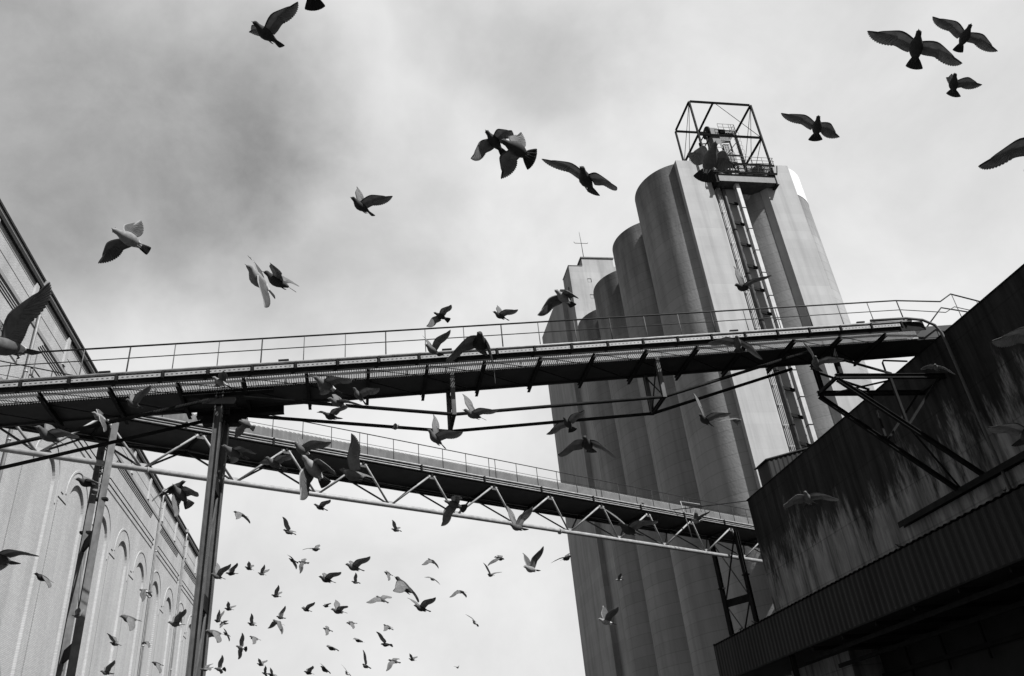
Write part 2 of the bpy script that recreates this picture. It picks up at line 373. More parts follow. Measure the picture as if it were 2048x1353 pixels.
for z in (24.78, 25.22):
    m = MB(); y = 36.0; stops = [41.68, 58.2, 74.9, 86.75, 97.0]; cur = 36.0
    for st in stops:
        m.tube([(XW+.14,cur,z),(XW+.14,st-1.0,z)], .035, 6); m.tube([(XW+.14,st-1.0,z),(XW+.03,st-.9,z)], .05, 6); m.tube([(XW+.03,st+.9,z),(XW+.14,st+1.0,z)], .05, 6); cur = st+1.0
    obj('service_pipe', m, M['gutter'], wh)

# ------------------------------------------------------------------ silos (row of tall concrete cylinders)
HS = 64.85
def cylinder_wall(m, cx, cy, r, z0, z1, n=72, steps=1):
    ring_ = lambda z, rr: [(cx+rr*math.cos(2*math.pi*i/n), cy+rr*math.sin(2*math.pi*i/n), z) for i in range(n)]
    m.add(ring_(z0, r)+ring_(z1, r), [(i, (i+1)%n, (i+1)%n+n, i+n) for i in range(n)], smooth=True)
    m.add(ring_(z1, r)+ring_(z1, r-.35), [(i, (i+1)%n, (i+1)%n+n, i+n) for i in range(n)])
    m.add(ring_(z1, r-.35)+ring_(z1-.5, r-.35), [(i, (i+1)%n, (i+1)%n+n, i+n) for i in range(n)]+[tuple(range(n, 2*n))])
sl = thing('grain_silo_block', 'huge block of dark concrete grain silos, round walls and flat sunlit end panels', 'silos', (42.8, 80, 0))
for cx_, rc in ((37.85, 5.2), (48.2, 5.4)):
    for k in range(4):
        m = MB(); cylinder_wall(m, cx_, (70.0, 80.3, 90.6, 100.2)[k]+.13*(cx_ > 40), rc, 0, HS-.004*k-(.002 if cx_ > 40 else 0), 96)
        obj('silo_cylinder', m, M['silo'], sl)
for s in (1, -1):
    m = MB()
    xs = lambda x: 42.8+s*(x-42.8)
    poly = [(xs(35.75), 68.0), (xs(35.75), 64.66), (xs(39.45), 64.66), (xs(39.95), 65.3), (xs(39.95), 68.0)]
    m.prism([(x, y, 0) for x, y in poly], (0, 0, HS+.05))
    obj('end_panel', m, M['panel'], sl)
m = MB()   # white painted roof band round the right-hand front cylinder
n = 60
for i in range(n):
    a0, a1 = [math.radians(-75+95*q/n) for q in (i, i+1)]
    P = lambda a, r, z: (48.2+r*math.cos(a), 70.13+r*math.sin(a), z)
    m.add([P(a0,5.44,HS-4.1),P(a1,5.44,HS-4.1),P(a1,5.44,HS+.04),P(a0,5.44,HS+.04),P(a0,5.405,HS-4.1),P(a1,5.405,HS-4.1)], [(0,1,2,3),(5,4,0,1)])
obj('painted_band', m, M['silo_paint'], sl)

# lift chute and pipe running down the slot between the end panels
ch = thing('loading_chute', 'pale square sectioned chute running down the slot between the silo end panels', 'chute', (42.2, 64.5, 0))
m = MB(); z = HS-1.3; first = True
while z > 0.4:
    z0 = max(0, z-2.93); m.box(42.02, 42.46, 64.10, 64.70, z0+.035, z); z -= 2.97
obj('casing', m, M['chute'], ch)
z = HS-1.3
while z > .4:
    m = MB(); m.box(41.98, 42.50, 64.06, 64.74, z+.003, z+.034); obj('flange', m, M['steel'], ch); z -= 2.97
z = HS-3.4
while z > 1:
    m = MB(); m.prism([(40.95,64.75,z+.35),(42.0,64.66,z),(42.0,64.66,z+.34),(40.95,64.75,z+.69)], (0,.16,0)); obj('bracket', m, M['steel'], ch); z -= 2.97
m = MB(); m.box(39.96, 42.9, 65.15, 68.0, 0, HS-.2); obj('slot_wall', m, M['panel'], sl)
pp = thing('dust_pipe', 'thick dark pipe standing beside the pale chute on the silo end', 'pipe', (41.15, 64.95, 0))
m = MB(); m.tube([(40.78,64.88,0),(40.78,64.88,HS-1.9),(40.9,64.9,HS-.6)], .20, 14)
obj('pipe', m, M['steel_mid'], pp)
m = MB(); z = HS-4
while z > 1: m.tube([(40.78,64.88,z),(40.78,64.88,z+.1)], .255, 14); z -= 5.94
obj('collar', m, M['steel'], pp)
cn = thing('conduit_run', 'thin pale conduits rising beside the left silo end panel', 'conduits', (40.2, 65.0, 0))
for x, r in ((40.08,.035),(40.24,.045),(40.42,.035)):
    m = MB(); m.tube([(x,64.98,0),(x,64.98,HS-2.2)], r, 8)
    z = HS-5
    while z > 1: m.box(x-.06, x+.06, 64.95, 65.15, z, z+.08); z -= 2.2
    obj('conduit', m, M['chute'], cn)

# platform under the cage
pf = thing('head_platform', 'steel platform with railing projecting from the silo top under the cage', 'platform', (43.4, 64, HS))
XA, XB, YA, YB = 39.4, 47.35, 63.6, 66.0
m = MB(); x = XA
while x < XB: m.box(x, x+.05, YA, YB, 63.86, 63.90); x += .16
for y in (YA, YA+.8, YA+1.6, YB-.06): m.box(XA, XB, y, y+.06, 63.84, 63.93)
obj('grated_deck', m, M['steel'], pf)
m = MB()
m.ibeam((XA,YA,63.75),(XB,YA,63.75), .14, .24); m.ibeam((XA,YA,62.45),(XB,YA,62.45), .14, .24)
x = XA
while x <= XB+.01: m.beam((x,YA,62.5),(x+.30,YA,63.7), .09, .10, (0,1,0)); x += .795
obj('girder', m, M['steel'], pf)
m = MB(); m.box(XA+.6, XB-.4, YA+.15, YA+.30, 61.2, 62.32); m.box(XA+.6, XB-.4, YA+.31, 65.9, 61.2, 61.3); obj('apron_plate', m, M['steel_mid'], pf)
for x in (XA+.2, XB-.35):
    m = MB(); m.prism([(x,YA+.1,61.0),(x,65.9,61.0),(x,65.9,63.6),(x,YA+.1,63.6)], (.12,0,0)); m.box(x-.12, x+.24, YA+.05, 65.9, 60.9, 61.0)
    obj('side_bracket', m, M['steel'], pf)
m = MB()
for z in (64.45, 64.95): m.tube([(XA,YA,z),(XB+.1,YA,z)], .028, 6)
x = XA
while x <= XB+.1: m.tube([(x,YA,63.9),(x,YA,64.95)], .028, 6); x += 1.32
for z in (64.45, 64.95): m.tube([(XB+.1,YA,z),(XB+.1,YB,z)], .028, 6)
obj('railing', m, M['steel_mid'], pf)

# steel cage
cg = thing('steel_cage', 'open box frame of dark steel beams standing on top of the silos', 'steel frame', (43.0, 66, HS))
X0, X1, Y0, Y1, Z1, ZM = 39.0, 47.05, 63.75, 68.7, 73.85, 68.35
for x, y, zb in ((X0,Y0,63.9),(X1,Y0,63.9),(X0,Y1,HS-.1),(X1,Y1,HS-.1)):
    m = MB(); m.ibeam((x,y,zb),(x,y,Z1-.02), .20, .20, (0,1,0)); obj('post', m, M['steel'], cg)
for z in (Z1, ZM):
    for p, q in (((X0,Y0),(X1,Y0)),((X0,Y1),(X1,Y1)),((X0,Y0),(X0,Y1)),((X1,Y0),(X1,Y1))):
        if z == ZM and p == (X0,Y1): continue
        d = Vector((q[0]-p[0], q[1]-p[1], 0)).normalized()*.12
        m = MB(); m.ibeam((p[0]+d.x,p[1]+d.y,z+.004),(q[0]-d.x,q[1]-d.y,z+.004), .18, .24); obj('beam', m, M['steel'], cg)
m = MB(); m.ibeam((42.1,Y0+.1,Z1+.01),(42.1,Y1-.1,Z1+.01), .18, .24); obj('beam', m, M['steel'], cg)
for p, q in (((X0,Y0,Z1),(X0,Y1,ZM)),((X0,Y0,Z1),(X0,Y1,HS)),((X1,Y0,Z1),(X1,Y1,ZM)),((X1,Y0,Z1),(X1,Y1,HS)),((X1,Y0,ZM),(X1,Y1,HS)),((42.3,Y0,Z1),(X1,Y0,ZM)),((43.6,Y1,ZM+.2),(X1,Y0,HS-.6)),((42.1,Y1,Z1),(41.2,Y1,HS))):
    m = MB(); m.tube([p, q], .035, 6); obj('tie_rod', m, M['steel'], cg)

# conveyor head machine in the cage
hm = thing('elevator_head', 'cluttered elevator head with drive wheel, small landing and ladder inside the steel cage', 'machine', (42.8, 66, HS))
m = MB(); m.prism([(42.1,66.0,68.6),(42.1,67.5,68.6),(42.1,67.5,71.9),(42.1,67.0,72.5),(42.1,66.5,72.5),(42.1,66.0,71.9)], (1.0,0,0)); obj('head_casing', m, M['rail_grey'], hm)
m = MB(); m.tube([(41.80,66.7,71.75),(42.05,66.7,71.75)], .80, 24); obj('drive_wheel', m, M['steel'], hm)
m = MB(); m.tube([(43.15,66.4,71.85),(44.2,66.4,71.85)], .26, 14); m.box(43.5,44.0,66.15,66.65,71.4,71.6); obj('motor', m, M['steel'], hm)
m = MB()
for q in range(24): m.box(43.0+.095*q, 43.04+.095*q, 65.62, 67.4, 71.22, 71.25)
for y in (65.6, 66.5, 67.38): m.box(42.95, 45.3, y, y+.06, 71.17, 71.28)
obj('landing', m, M['steel'], hm)
m = MB(); m.box(43.3,44.6,66.2,67.6,66.6,68.2); m.box(43.5,44.3,66.4,67.3,68.2,69.7); obj('cleaner_box', m, M['steel_mid'], hm)
m = MB(); m.tube([(44.1,66.9,66.6),(44.1,66.6,65.6),(43.2,65.6,HS-.5)], .2, 10); m.tube([(41.7,66.2,68.0),(41.7,65.4,66.6),(42.0,64.9,HS-.6)], .16, 10); obj('duct', m, M['steel'], hm)
m = MB()
for q in range(9): m.box(41.0,41.9,65.3+.22*q,65.5+.22*q,HS+.1+.5*q,HS+.14+.5*q)
m.beam((41.0,65.2,HS),(41.0,67.3,HS+4.6), .05, .2); m.beam((41.9,65.2,HS),(41.9,67.3,HS+4.6), .05, .2); obj('stair', m, M['steel'], hm)
m = MB()
for x, y in ((41.3,65.9),(45.1,65.7),(41.3,67.9),(45.1,67.3)): m.beam((x,y,HS-.3),(x,y,71.15), .14, .14, (0,1,0))
for z in (66.3, 68.0, 69.6, 71.0): m.beam((41.3,65.9,z),(41.3,67.9,z), .1, .1); m.beam((41.3,67.9,z),(45.1,67.3,z), .1, .1)
m.beam((41.3,65.7,HS+.3),(45.1,65.7,69.6), .08, .08); m.beam((41.3,68.0,HS+.3),(41.3,65.7,69.6), .08, .08)
m.box(41.3,45.1,65.62,65.78,67.1,67.25)
obj('support_frame', m, M['steel'], hm)
m = MB()
for z in (71.75, 72.3): m.tube([(43.0,65.6,z),(45.2,65.6,z),(45.2,67.4,z)], .026, 6)
for x in (43.0,43.7,44.45,45.2): m.tube([(x,65.6,71.2),(x,65.6,72.3)], .026, 6)
obj('railing', m, M['steel_mid'], hm)
m = MB()
for x in (44.55,44.95): m.tube([(x,65.3,HS-.4),(x,65.3,72.0)], .03, 6)
z = HS
while z < 71.4: m.tube([(44.55,65.3,z),(44.95,65.3,z)], .018, 6); z += .3
for z in [66.5+.7*k for k in range(6)]:
    m.tube([(44.45+.3-.38*math.cos(a), 65.3-.62*math.sin(a), z) for a in [math.pi*q/8 for q in range(9)]], .018, 5)
obj('caged_ladder', m, M['steel_mid'], hm)
m = MB(); m.beam((42.6,66.3,69.4),(42.3,64.9,HS-1.0), .46, .46); obj('spout', m, M['chute'], hm)
m = MB(); m.box(40.2,41.2,66.2,67.2,HS-.4,67.2); m.tube([(40.7,66.7,67.2),(42.1,66.9,69.3)], .22, 10); obj('feed_box', m, M['steel'], hm)

# ------------------------------------------------------------------ tower behind the silos
tw = thing('workhouse_tower', 'tall grey concrete tower with a smaller rooftop block, behind the farthest silo', 'tower', (41, 118, 0))
m = MB(); m.box(35.6, 52, 110, 114.4, 0, 82.9); m.box(35.62, 52, 114.4, 131, 0, 80.9); obj('wall', m, M['tower'], tw)
m = MB(); m.box(34.8, 35.6, 114.38, 131, 0, 80.9); obj('stair_shaft', m, M['tower'], tw)
m = MB(); m.box(38.15, 43.85, 110.02, 114, 82.9, 84.62); obj('rooftop_block', m, M['tower'], tw)
m = MB(); m.box(37.95, 44.05, 109.85, 114.2, 84.62, 84.84); m.box(35.5, 38.1, 109.93, 114.4, 82.9, 83.0); obj('coping', m, M['steel_mid'], tw)
for x, z in ((38.97,79.8),(38.95,76.45),(38.93,73.1),(38.9,69.8)):
    f = MB(); f.box(x-.34, x+.34, 109.94, 109.99, z+.34, z+.42); f.box(x+.26, x+.34, 109.94, 109.99, z-.3, z+.335)
    wn_ = obj('window', f, M['steel'], tw)
    f = MB(); f.box(x-.32, x+.25, 109.97, 109.995, z-.3, z+.33); obj('pane', f, M['tower'], wn_)
for z in (79.0, 76.9):
    f = MB(); f.box(35.54, 35.6, 111.6, 111.9, z, z+.5); obj('window', f, M['steel'], tw)
at = thing('antenna', 'thin mast antenna with a crossbar on the tower roof', 'antenna', (38.95, 111, 84.84))
m = MB(); m.tube([(38.95,111,84.8),(38.95,111,88.7),(38.88,111,91.3)], [.07,.05,.025], 6); obj('mast', m, M['steel'], at)
m = MB(); m.tube([(37.6,111,89.0),(37.75,111,88.7),(40.1,111,88.7),(40.2,111,88.9)], .05, 6); obj('crossbar', m, M['steel'], at)

# ------------------------------------------------------------------ upper walkway gantry (runs along X, Y 30..33)
def dz(x): return 18.80+.0795*x
def gp(x, y, h): return Vector((x, y, dz(x)+h))
YN, YG, YF = 30.0, 31.05, 32.85
XL, XR = -17.95, 28.0
ug = thing('upper_walkway', 'long dark conveyor walkway crossing the whole view in front, with grated underside and handrail', 'gantry', (0, 31, 17))
m = MB(); m.beam(gp(XL,31.9,-.22), gp(30.5,31.9,-.22), 1.75, .66); obj('belt_casing', m, M['belly'], ug)
m = MB(); m.beam(gp(XL,YN+.06,-.36), gp(27.6,YN+.06,-.36), .05, .50); obj('edge_channel', m, M['steel'], ug)
m = MB(); m.beam(gp(XL,31.1,-.52), gp(29,31.1,-.52), .12, .22); m.beam(gp(XL,32.8,-.52), gp(29,32.8,-.52), .12, .22); obj('stringer', m, M['belly'], ug)
m = MB(); m.beam(gp(XL,30.99,-.22), gp(27.8,30.99,-.22), .03, .72); obj('lit_casing_side', m, M['steel_light'], ug)  # pale plate added: the black casing's sunlit side put into its colour
gr = MB(); x = XL
while x < 27.4:
    gr.beam(gp(x,YN+.09,-.60), gp(x,YG-.02,-.60), .036, .010); x += .095
obj('grating', gr, M['grating'], ug)
m = MB()
for k, x in enumerate([7.8+2.5*q for q in range(-11, 9)]):
    if x > 27.5 or x < XL+.2: continue
    b = MB(); b.ibeam(gp(x,YN+.1,-.71), gp(x,33.12,-.71), .13, .20); obj('cross_beam', b, M['steel'], ug)
    if x+2.5 < 27.6:
        m.beam(gp(x+.1,YN+.15,-.63), gp(x+2.4,YG,-.63), .03, .02); m.beam(gp(x+.1,YG+.1,-.66), gp(x+2.4,32.8,-.66), .04, .03)
m.beam(gp(XL,30.8,-.645), gp(27,30.8,-.645), .025, .03)
obj('underside_bracing', m, M['steel'], ug)
m = MB(); m.tube([gp(XL,YN-.04,-.10), gp(26.9,YN-.04,-.10)], .055, 12); obj('edge_pipe', m, M['steel_light'], ug)
m = MB(); x = XL
while x < 26.2:
    m.beam(gp(x+.07,YN-.06,-.31), gp(x+1.62,YN-.06,-.31), .05, .15, (0,0,1)); x += 1.7
obj('cable_tray', m, M['tray'], ug)
x = XL
while x < 26.4:
    m = MB(); m.beam(gp(x,YN-.09,-.14), gp(x,YN-.09,-.46), .08, .10, (0,1,0)); obj('tray_clamp', m, M['steel'], ug); x += 1.7
x = XL+1
while x < 26:
    m = MB(); m.beam(gp(x,YN-.04,.0), gp(x+.42,YN-.04,.0), .10, .07); obj('junction_box', m, M['steel'], ug); x += 6.8
KN = [(XL,1.12),(26.4,1.17),(28.15,.93),(28.55,1.0)]
def hrail(y, pts, r, name, mt):
    m = MB(); m.tube([gp(x,y,h) for x, h in pts], r, 8); obj(name, m, mt, ug)
near_top = [(XL,1.14),(26.5,1.16),(29.05,.94),(29.85,1.36),(31.6,.72)]
near_mid = [(XL,.60),(26.6,.60),(29.1,.28),(29.75,.58),(31.0,.18)]
hrail(YN, near_top, .038, 'handrail', M['rail']); hrail(YN, near_mid, .022, 'mid_rail', M['rail'])
far_top = [(XL,1.0),(29.2,.9),(29.3,.0)]
hrail(YF, [(XL,1.0),(28.6,.95)], .038, 'handrail', M['rail']); hrail(YF, [(XL,.5),(28.6,.5)], .022, 'mid_rail', M['rail'])
m = MB(); m.tube([(29.9,32.8,21.35),(32.0,32.8,23.35),(34.3,32.8,23.1)][:0] or [(28.8,31.6,21.2),(30.5,31.6,22.75),(33.2,31.6,22.3)], .038, 8); obj('handrail', m, M['rail'], ug)
m = MB(); m.tube([(30.9,31.6,21.3),(31.9,31.6,21.95),(33.0,31.6,21.7)], .022, 8); obj('mid_rail', m, M['rail'], ug)
x = 26.55; k = 0
while x > XL:
    m = MB(); m.tube([gp(x,YN,-.4), gp(x,YN,1.14)], .030 if k % 3 == 0 else .021, 6); obj('rail_post', m, M['rail_grey'] if k % 3 else M['rail'], ug)
    if k % 2 == 0:
        m = MB(); m.tube([gp(x,YF,0), gp(x,YF,1.0)], .022, 6); obj('rail_post', m, M['rail'], ug)
    x -= 1.70; k += 1
for x, h in ((29.9,1.33),(31.2,.9)):
    m = MB(); m.tube([gp(x,YN,-.9), gp(x,YN,h)], .02, 6); obj('rail_post', m, M['rail_grey'], ug)
# under-slung trusses, near (Y 31.05) and far (Y 32.8)
for y, dy in ((31.05, 0), (32.8, 0)):
    m = MB()
    pts = [(-16.5,y,14.6),(-6.1,y,17.30)]
    m.tube(pts, .080, 8); obj('tension_rod', m, M['steel'], ug)
    m = MB(); m.tube([(-4.9,y,17.42),(3.95,y,16.52),(13.6,y,17.28),(21.5,y,19.68)], .080, 8); obj('tension_rod', m, M['steel'], ug)
    for x in (3.95, 13.6):
        m = MB(); m.ibeam((x,y,dz(x)-.6),(x,y,(16.52 if x < 5 else 17.28)-.05), .18, .22, (0,1,0)); obj('strut', m, M['steel_mid'], ug)
for x, zz in ((3.95,16.52),(13.6,17.28)):
    m = MB(); m.ibeam((x,31.05,zz),(x,32.8,zz), .14, .16); m.beam((x,31.1,dz(x)-.7),(x,32.75,zz+.1), .05, .05); m.beam((x,32.75,dz(x)-.7),(x,31.1,zz+.1), .05, .05)
    obj('strut_bracing', m, M['steel'], ug)

# kinked cable pipe leaving the gantry end and running down the dark wall
m = MB(); m.tube([(24.6,29.9,dz(24.6)+.02),(26.6,29.9,dz(26.6)+.03),(27.5,29.9,20.86),(28.05,29.88,20.55),(28.25,29.88,20.1),(28.30,29.88,19.5),(28.30,29.86,15),(28.30,29.8,10.9)], .07, 10)
tag(obj('wall_pipe', m, M['rail_grey']), 'pipe bending off the upper walkway end and running down the dark wall', 'pipe')

# ------------------------------------------------------------------ columns
def column(label, pts, batten_z, splice_z, w_, facing, mt, foot=0.0, name='steel_column'):
    """pts: ((x,y,ztop),(x,y,ztop)) of the two legs; braced with battens"""
    (ax, ay, az_), (bx, by, bz) = pts
    t = thing(name, label, 'column', ((ax+bx)/2, (ay+by)/2, 0), None)
    d = Vector((bx-ax, by-ay, 0)).normalized()
    for (x, y, z), splice in ((pts[0], splice_z[0]), (pts[1], splice_z[1])):
        m = MB(); m.ibeam((x,y,foot),(x,y,z), w_, w_*.95, facing or d, t=.045); lg_ = obj('leg', m, mt, t)
        if splice:
            m = MB(); m.box(x-w_*.85, x+w_*.85, y-w_*.5, y+w_*.5, splice-.05, splice+.05); obj('splice_plate', m, M['steel'], lg_)
        m = MB(); m.box(x-w_*.9, x+w_*.9, y-w_*.9, y+w_*.9, foot, foot+.06); obj('base_plate', m, M['steel'], lg_)
    for i, z in enumerate(batten_z):
        m = MB(); m.beam(Vector((ax,ay,z))+d*w_*.5, Vector((bx,by,z))-d*w_*.5, .10, .55); obj('batten', m, M['steel'], t)
    zs = sorted(batten_z)+[min(az_, bz)-.3]
    for i in range(len(zs)-1):
        m = MB(); m.beam((ax+d.x*.2,ay+d.y*.2,zs[i]+.35),(bx-d.x*.2,by-d.y*.2,zs[i+1]-.35), .07, .07); obj('lacing', m, M['steel_mid'], t)
    return t
c1 = column('tall grey steel column under the upper walkway, standing before the warehouse end', ((-5.72,31.2,17.75),(-5.68,32.85,17.75)), [.8, 4.6, 9.4, 14.0], (None, None), .31, (1,0,0), M['steel_mid'])
m = MB(); m.ibeam((-7.3,31.15,17.62),(-3.6,31.15,17.90), .30, .30); m.box(-6.35,-5.05,31.0,31.32,17.1,17.4); obj('head_beam', m, M['steel'], c1)
m = MB(); m.ibeam((-6.9,32.85,17.58),(-3.3,32.85,17.80), .34, .50); m.box(-6.6,-4.8,32.65,33.05,17.0,17.35); obj('head_beam', m, M['steel'], c1)

# ------------------------------------------------------------------ lower gantry (triangular tube truss)
th = math.radians(63.0); D = Vector((math.sin(th), math.cos(th), 0)); W = Vector((-math.cos(th), math.sin(th), 0)); P0 = Vector((-16.5, 35.5, 0))
def lp(s, w_, z): return P0+D*s+W*w_+Vector((0,0,z))
S0, S1 = -1.55, 60.5
lg = thing('lower_gantry', 'pale tubular truss conveyor bridge running diagonally behind, from warehouse towards the silos', 'gantry', tuple(lp(30,1.2,17)))
m = MB(); m.tube([lp(S0,1.15,17.95), lp(24,1.15,17.86), lp(S1,1.15,17.55)], .14, 14)
for s in (7.4, 34.0, 52.5): m.tube([lp(s,1.15,17.93-.006*s), lp(s+.08,1.15,17.93-.006*s)], .20, 12)
obj('bottom_chord', m, M['steel_light'], lg)
def cz(s): return 17.95-.0066*s
def tz(s): return 19.80-.0062*s
k = -3
while True:
    s = 14.12+4.62*k
    if s > S1-1: break
    if s > S0:
        for w_ in (.06, 2.5):
            for ds in (-2.31, 2.31):
                if S0+.2 < s+ds < S1:
                    m = MB(); m.tube([lp(s+(.12 if ds > 0 else -.12),w_,tz(s)), lp(s+ds*.96,1.12,cz(s+ds)+.10)], .062 if w_ < 1 else .055, 8); obj('diagonal', m, M['steel_light'] if w_ < 1 else M['steel_mid'], lg)
        m = MB(); m.beam(lp(s,0,tz(s)+.05), lp(s,2.5,tz(s)+.05), .12, .14); obj('cross_beam', m, M['steel'], lg)
        m = MB(); m.prism([lp(s-.30,.05,tz(s)+.02), lp(s-.16,.05,tz(s)-.20), lp(s+.16,.05,tz(s)-.20), lp(s+.30,.05,tz(s)+.02)], W*.02); obj('gusset_plate', m, M['steel_mid'], lg)
        if s+2.31 < S1-.5:
            m = MB(); m.prism([lp(s+2.31-.3,1.09,cz(s)+.09), lp(s+2.31-.14,1.09,cz(s)+.28), lp(s+2.31+.14,1.09,cz(s)+.28), lp(s+2.31+.3,1.09,cz(s)+.09)], W*.02); obj('gusset_plate', m, M['steel_light'], lg)
    k += 1
m = MB(); m.beam(lp(S0,1.28,19.98), lp(S1,1.28,19.72), 2.45, .16); obj('belly_plate', m, M['belly'], lg)
m = MB(); m.beam(lp(S0,2.58,19.80), lp(S1,2.58,19.52), .10, .42); obj('far_girder', m, M['belly'], lg)
m = MB(); m.beam(lp(S0,2.50,19.86), lp(S1,2.50,19.58), .03, .05); obj('lower_flange', m, M['steel_light'], lg)
m = MB()
for w_, z, r in ((0,20.30,.060),(-.03,20.12,.035),(-.03,19.98,.045)):
    m.tube([lp(S0,w_,z), lp(S1,w_,z-.27)], r, 10)
obj('edge_pipe', m, M['steel_light'], lg)
m = MB(); m.beam(lp(S0,.04,20.08), lp(S1,.04,19.81), .05, .42); obj('edge_channel', m, M['steel'], lg)
m = MB(); s = S0+1.0
while s < S1:
    m.beam(lp(s,-.07,20.28-.0044*s), lp(s,-.07,19.86-.0044*s), .10, .20, W); s += 4.62
obj('pipe_clamp', m, M['steel'], lg)
# corrugated hood over the belt
m = MB(); prof = [(1.0,20.2),(1.0,21.28),(1.3,21.45),(2.05,21.45),(2.35,21.2),(2.35,20.2)]
s = S0; i = 0
rows = []
while s < S1:
    o = .06 if i % 2 else 0
    rows.append([lp(s, w_+(-o if w_ < 1.7 else o), z+(o if z > 20.5 else 0)-.0044*s) for w_, z in prof]); s += .13; i += 1
for a, b in zip(rows, rows[1:]):
    m.add(a+b, [(q, q+1, q+7, q+6) for q in range(5)])
obj('belt_hood', m, M['hood'], lg)
m = MB(); m.tube([lp(S0,0,21.70), lp(14,0,21.60), lp(S1,0,21.36)], .030, 8); obj('handrail', m, M['rail'], lg)
m = MB(); m.tube([lp(S0,0,21.02), lp(S1,0,20.78)], .016, 6); obj('mid_rail', m, M['rail'], lg)
m = MB(); m.tube([lp(S0,2.6,21.5), lp(S1,2.6,21.26)], .026, 8); obj('handrail', m, M['rail'], lg)
k = -3
while True:
    s0 = 18.98+9.2*k
    if s0 > S1: break
    for q in range(6):
        s = s0+1.73*q if q < 5 else s0+8.70
        if S0 < s < S1:
            m = MB(); m.tube([lp(s,0,20.0-.0044*s), lp(s,0,21.66-.0050*s)], .024, 6); obj('rail_post', m, M['rail'], lg)
            if q % 2 == 0:
                m = MB(); m.tube([lp(s,2.6,20.0-.0044*s), lp(s,2.6,21.45-.0050*s)], .02, 6); obj('rail_post', m, M['rail'], lg)
    k += 1
m = MB(); pts = []
for i in range(0, 100):
    s_ = S0+1+i*.6
    pts.append(lp(s_, 1.9+.15*math.sin(s_*.5), 19.62-.0044*s_-.22*abs(math.sin(s_*.34))))
m.tube(pts, .022, 5); obj('slack_cable', m, M['rail_grey'], lg)
c2 = column('riveted steel column with splice plates carrying the lower gantry in front of the warehouse arches', (tuple(lp(5.42,.06,19.6)), tuple(lp(5.42,2.45,19.6))), [.8, 5.0, 9.3, 14.2], (15.75, 14.9), .30, None, M['steel_grey'])
c3 = column('dark braced steel trestle under the lower gantry beside the sooty building', (tuple(lp(51.6,.06,19.4)), tuple(lp(51.4,2.45,19.4))), [.8, 5, 9.6, 14.2], (15.9, 15.4), .30, tuple(D), M['steel'])
for z0, z1 in ((14.4,19.0),(9.9,13.9)):
    m = MB(); m.beam(lp(51.5,.2,z1), lp(51.4,2.3,z0), .09, .09); obj('lacing', m, M['steel'], c3)

# stay wire and davit on the lower gantry
m = MB(); m.tube([(28.5,53.95,20.1), tuple(lp(44.5,.1,20.2))], .035, 6); m.tube([tuple(lp(44.5,.1,20.2)), tuple(lp(41.0,1.2,18.4))], .02, 6)
tag(obj('stay_wire', m, M['steel']), 'thin dark wire from the concrete building corner down to the lower gantry', 'wire')
dv = thing('davit', 'small bent davit pole standing on the lower gantry near the right trestle', 'davit', tuple(lp(45.6,-.1,20)))
m = MB(); m.tube([lp(46.0,-.12,18.1), lp(45.5,-.12,20.95), lp(47.7,-.12,21.0)], .04, 8); obj('pole', m, M['steel_light'], dv)
m = MB(); m.tube([lp(47.7,-.12,21.0), lp(47.7,-.12,20.4)], .02, 6); obj('chain', m, M['steel'], dv)

# ------------------------------------------------------------------ dark concrete building on the right (wall plane X = 28.5)
XC, YC0, YC1, ZC = 28.5, -15.0, 54.0, 20.14
cb = thing('concrete_building', 'soot stained dark concrete building with corrugated canopy, filling the right side', 'building', (40, 20, 0))
m = MB(); m.box(XC, 62, YC0, YC1, 9.6, ZC); obj('wall', m, M['conc'], cb)
m = MB(); m.box(XC-.05, XC+.4, YC0, YC1+.05, ZC+.002, ZC+.06); obj('coping', m, M['steel'], cb)
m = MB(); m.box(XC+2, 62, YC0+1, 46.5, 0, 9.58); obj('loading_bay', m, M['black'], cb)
m = MB(); m.box(XC+.05, 62, 46.52, YC1-.05, 0, 9.59); obj('lower_wall', m, M['conc'], cb)
# ledge rail along the wall
m = MB(); m.ibeam((28.34,YC0,12.92),(28.34,37.8,12.92), .30, .32, (1,0,0)); m.box(28.30,28.49,YC0,37.8,13.08,13.12); obj('ledge_rail', m, M['steel'], cb)
# canopy
XK = 24.5
def corr(m, ya, yb, fn, pitch=.42, amp=.05):
    y = ya; rows = []
    i = 0
    while y <= yb+1e-6:
        o = (0, amp, amp, 0)[i % 4]
        rows.append(fn(y, o)); y += pitch/4; i += 1
    for a, b in zip(rows, rows[1:]): m.add(a+b, [(0,1,3,2)])
m = MB(); corr(m, YC0, 56.4, lambda y, o: [(XK-o,y,8.12),(XK-o,y,10.42)], .46, .06); 
obj('canopy_fascia', m, M['corr'], cb)
m = MB(); corr(m, YC0, 56.4, lambda y, o: [(XK-.12,y,10.45+o),(XC-.01,y,11.4+o)], .46, .06)
obj('canopy_roof', m, M['corr'], cb)
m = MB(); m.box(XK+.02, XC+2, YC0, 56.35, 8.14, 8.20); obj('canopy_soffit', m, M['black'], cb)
m = MB(); m.box(XK-.06, XK-.02, YC0, 56.45, 8.05, 8.13); m.box(XK+.0, XC, 56.36, 56.42, 8.1, 10.6); obj('canopy_trim', m, M['steel'], cb)
for y in (56.0, 46.4):
    m = MB(); m.ibeam((XK+.35,y,0),(XK+.35,y,8.1), .26, .26, (0,1,0)); obj('canopy_post', m, M['steel'], cb)
m = MB()
for x, z in ((25.6,7.7),(27.6,7.3),(30.2,6.6)): m.beam((x,YC0,z),(x,46.3,z), .10, .22)
y = 2.0
while y < 46: m.beam((30.3,y,6.0),(30.3,y,8.1), .1, .1, (0,1,0)); m.beam((XK+.2,y,7.95),(30.4,y,7.95), .12, .2); y += 3.2
obj('bay_framing', m, M['steel'], cb)
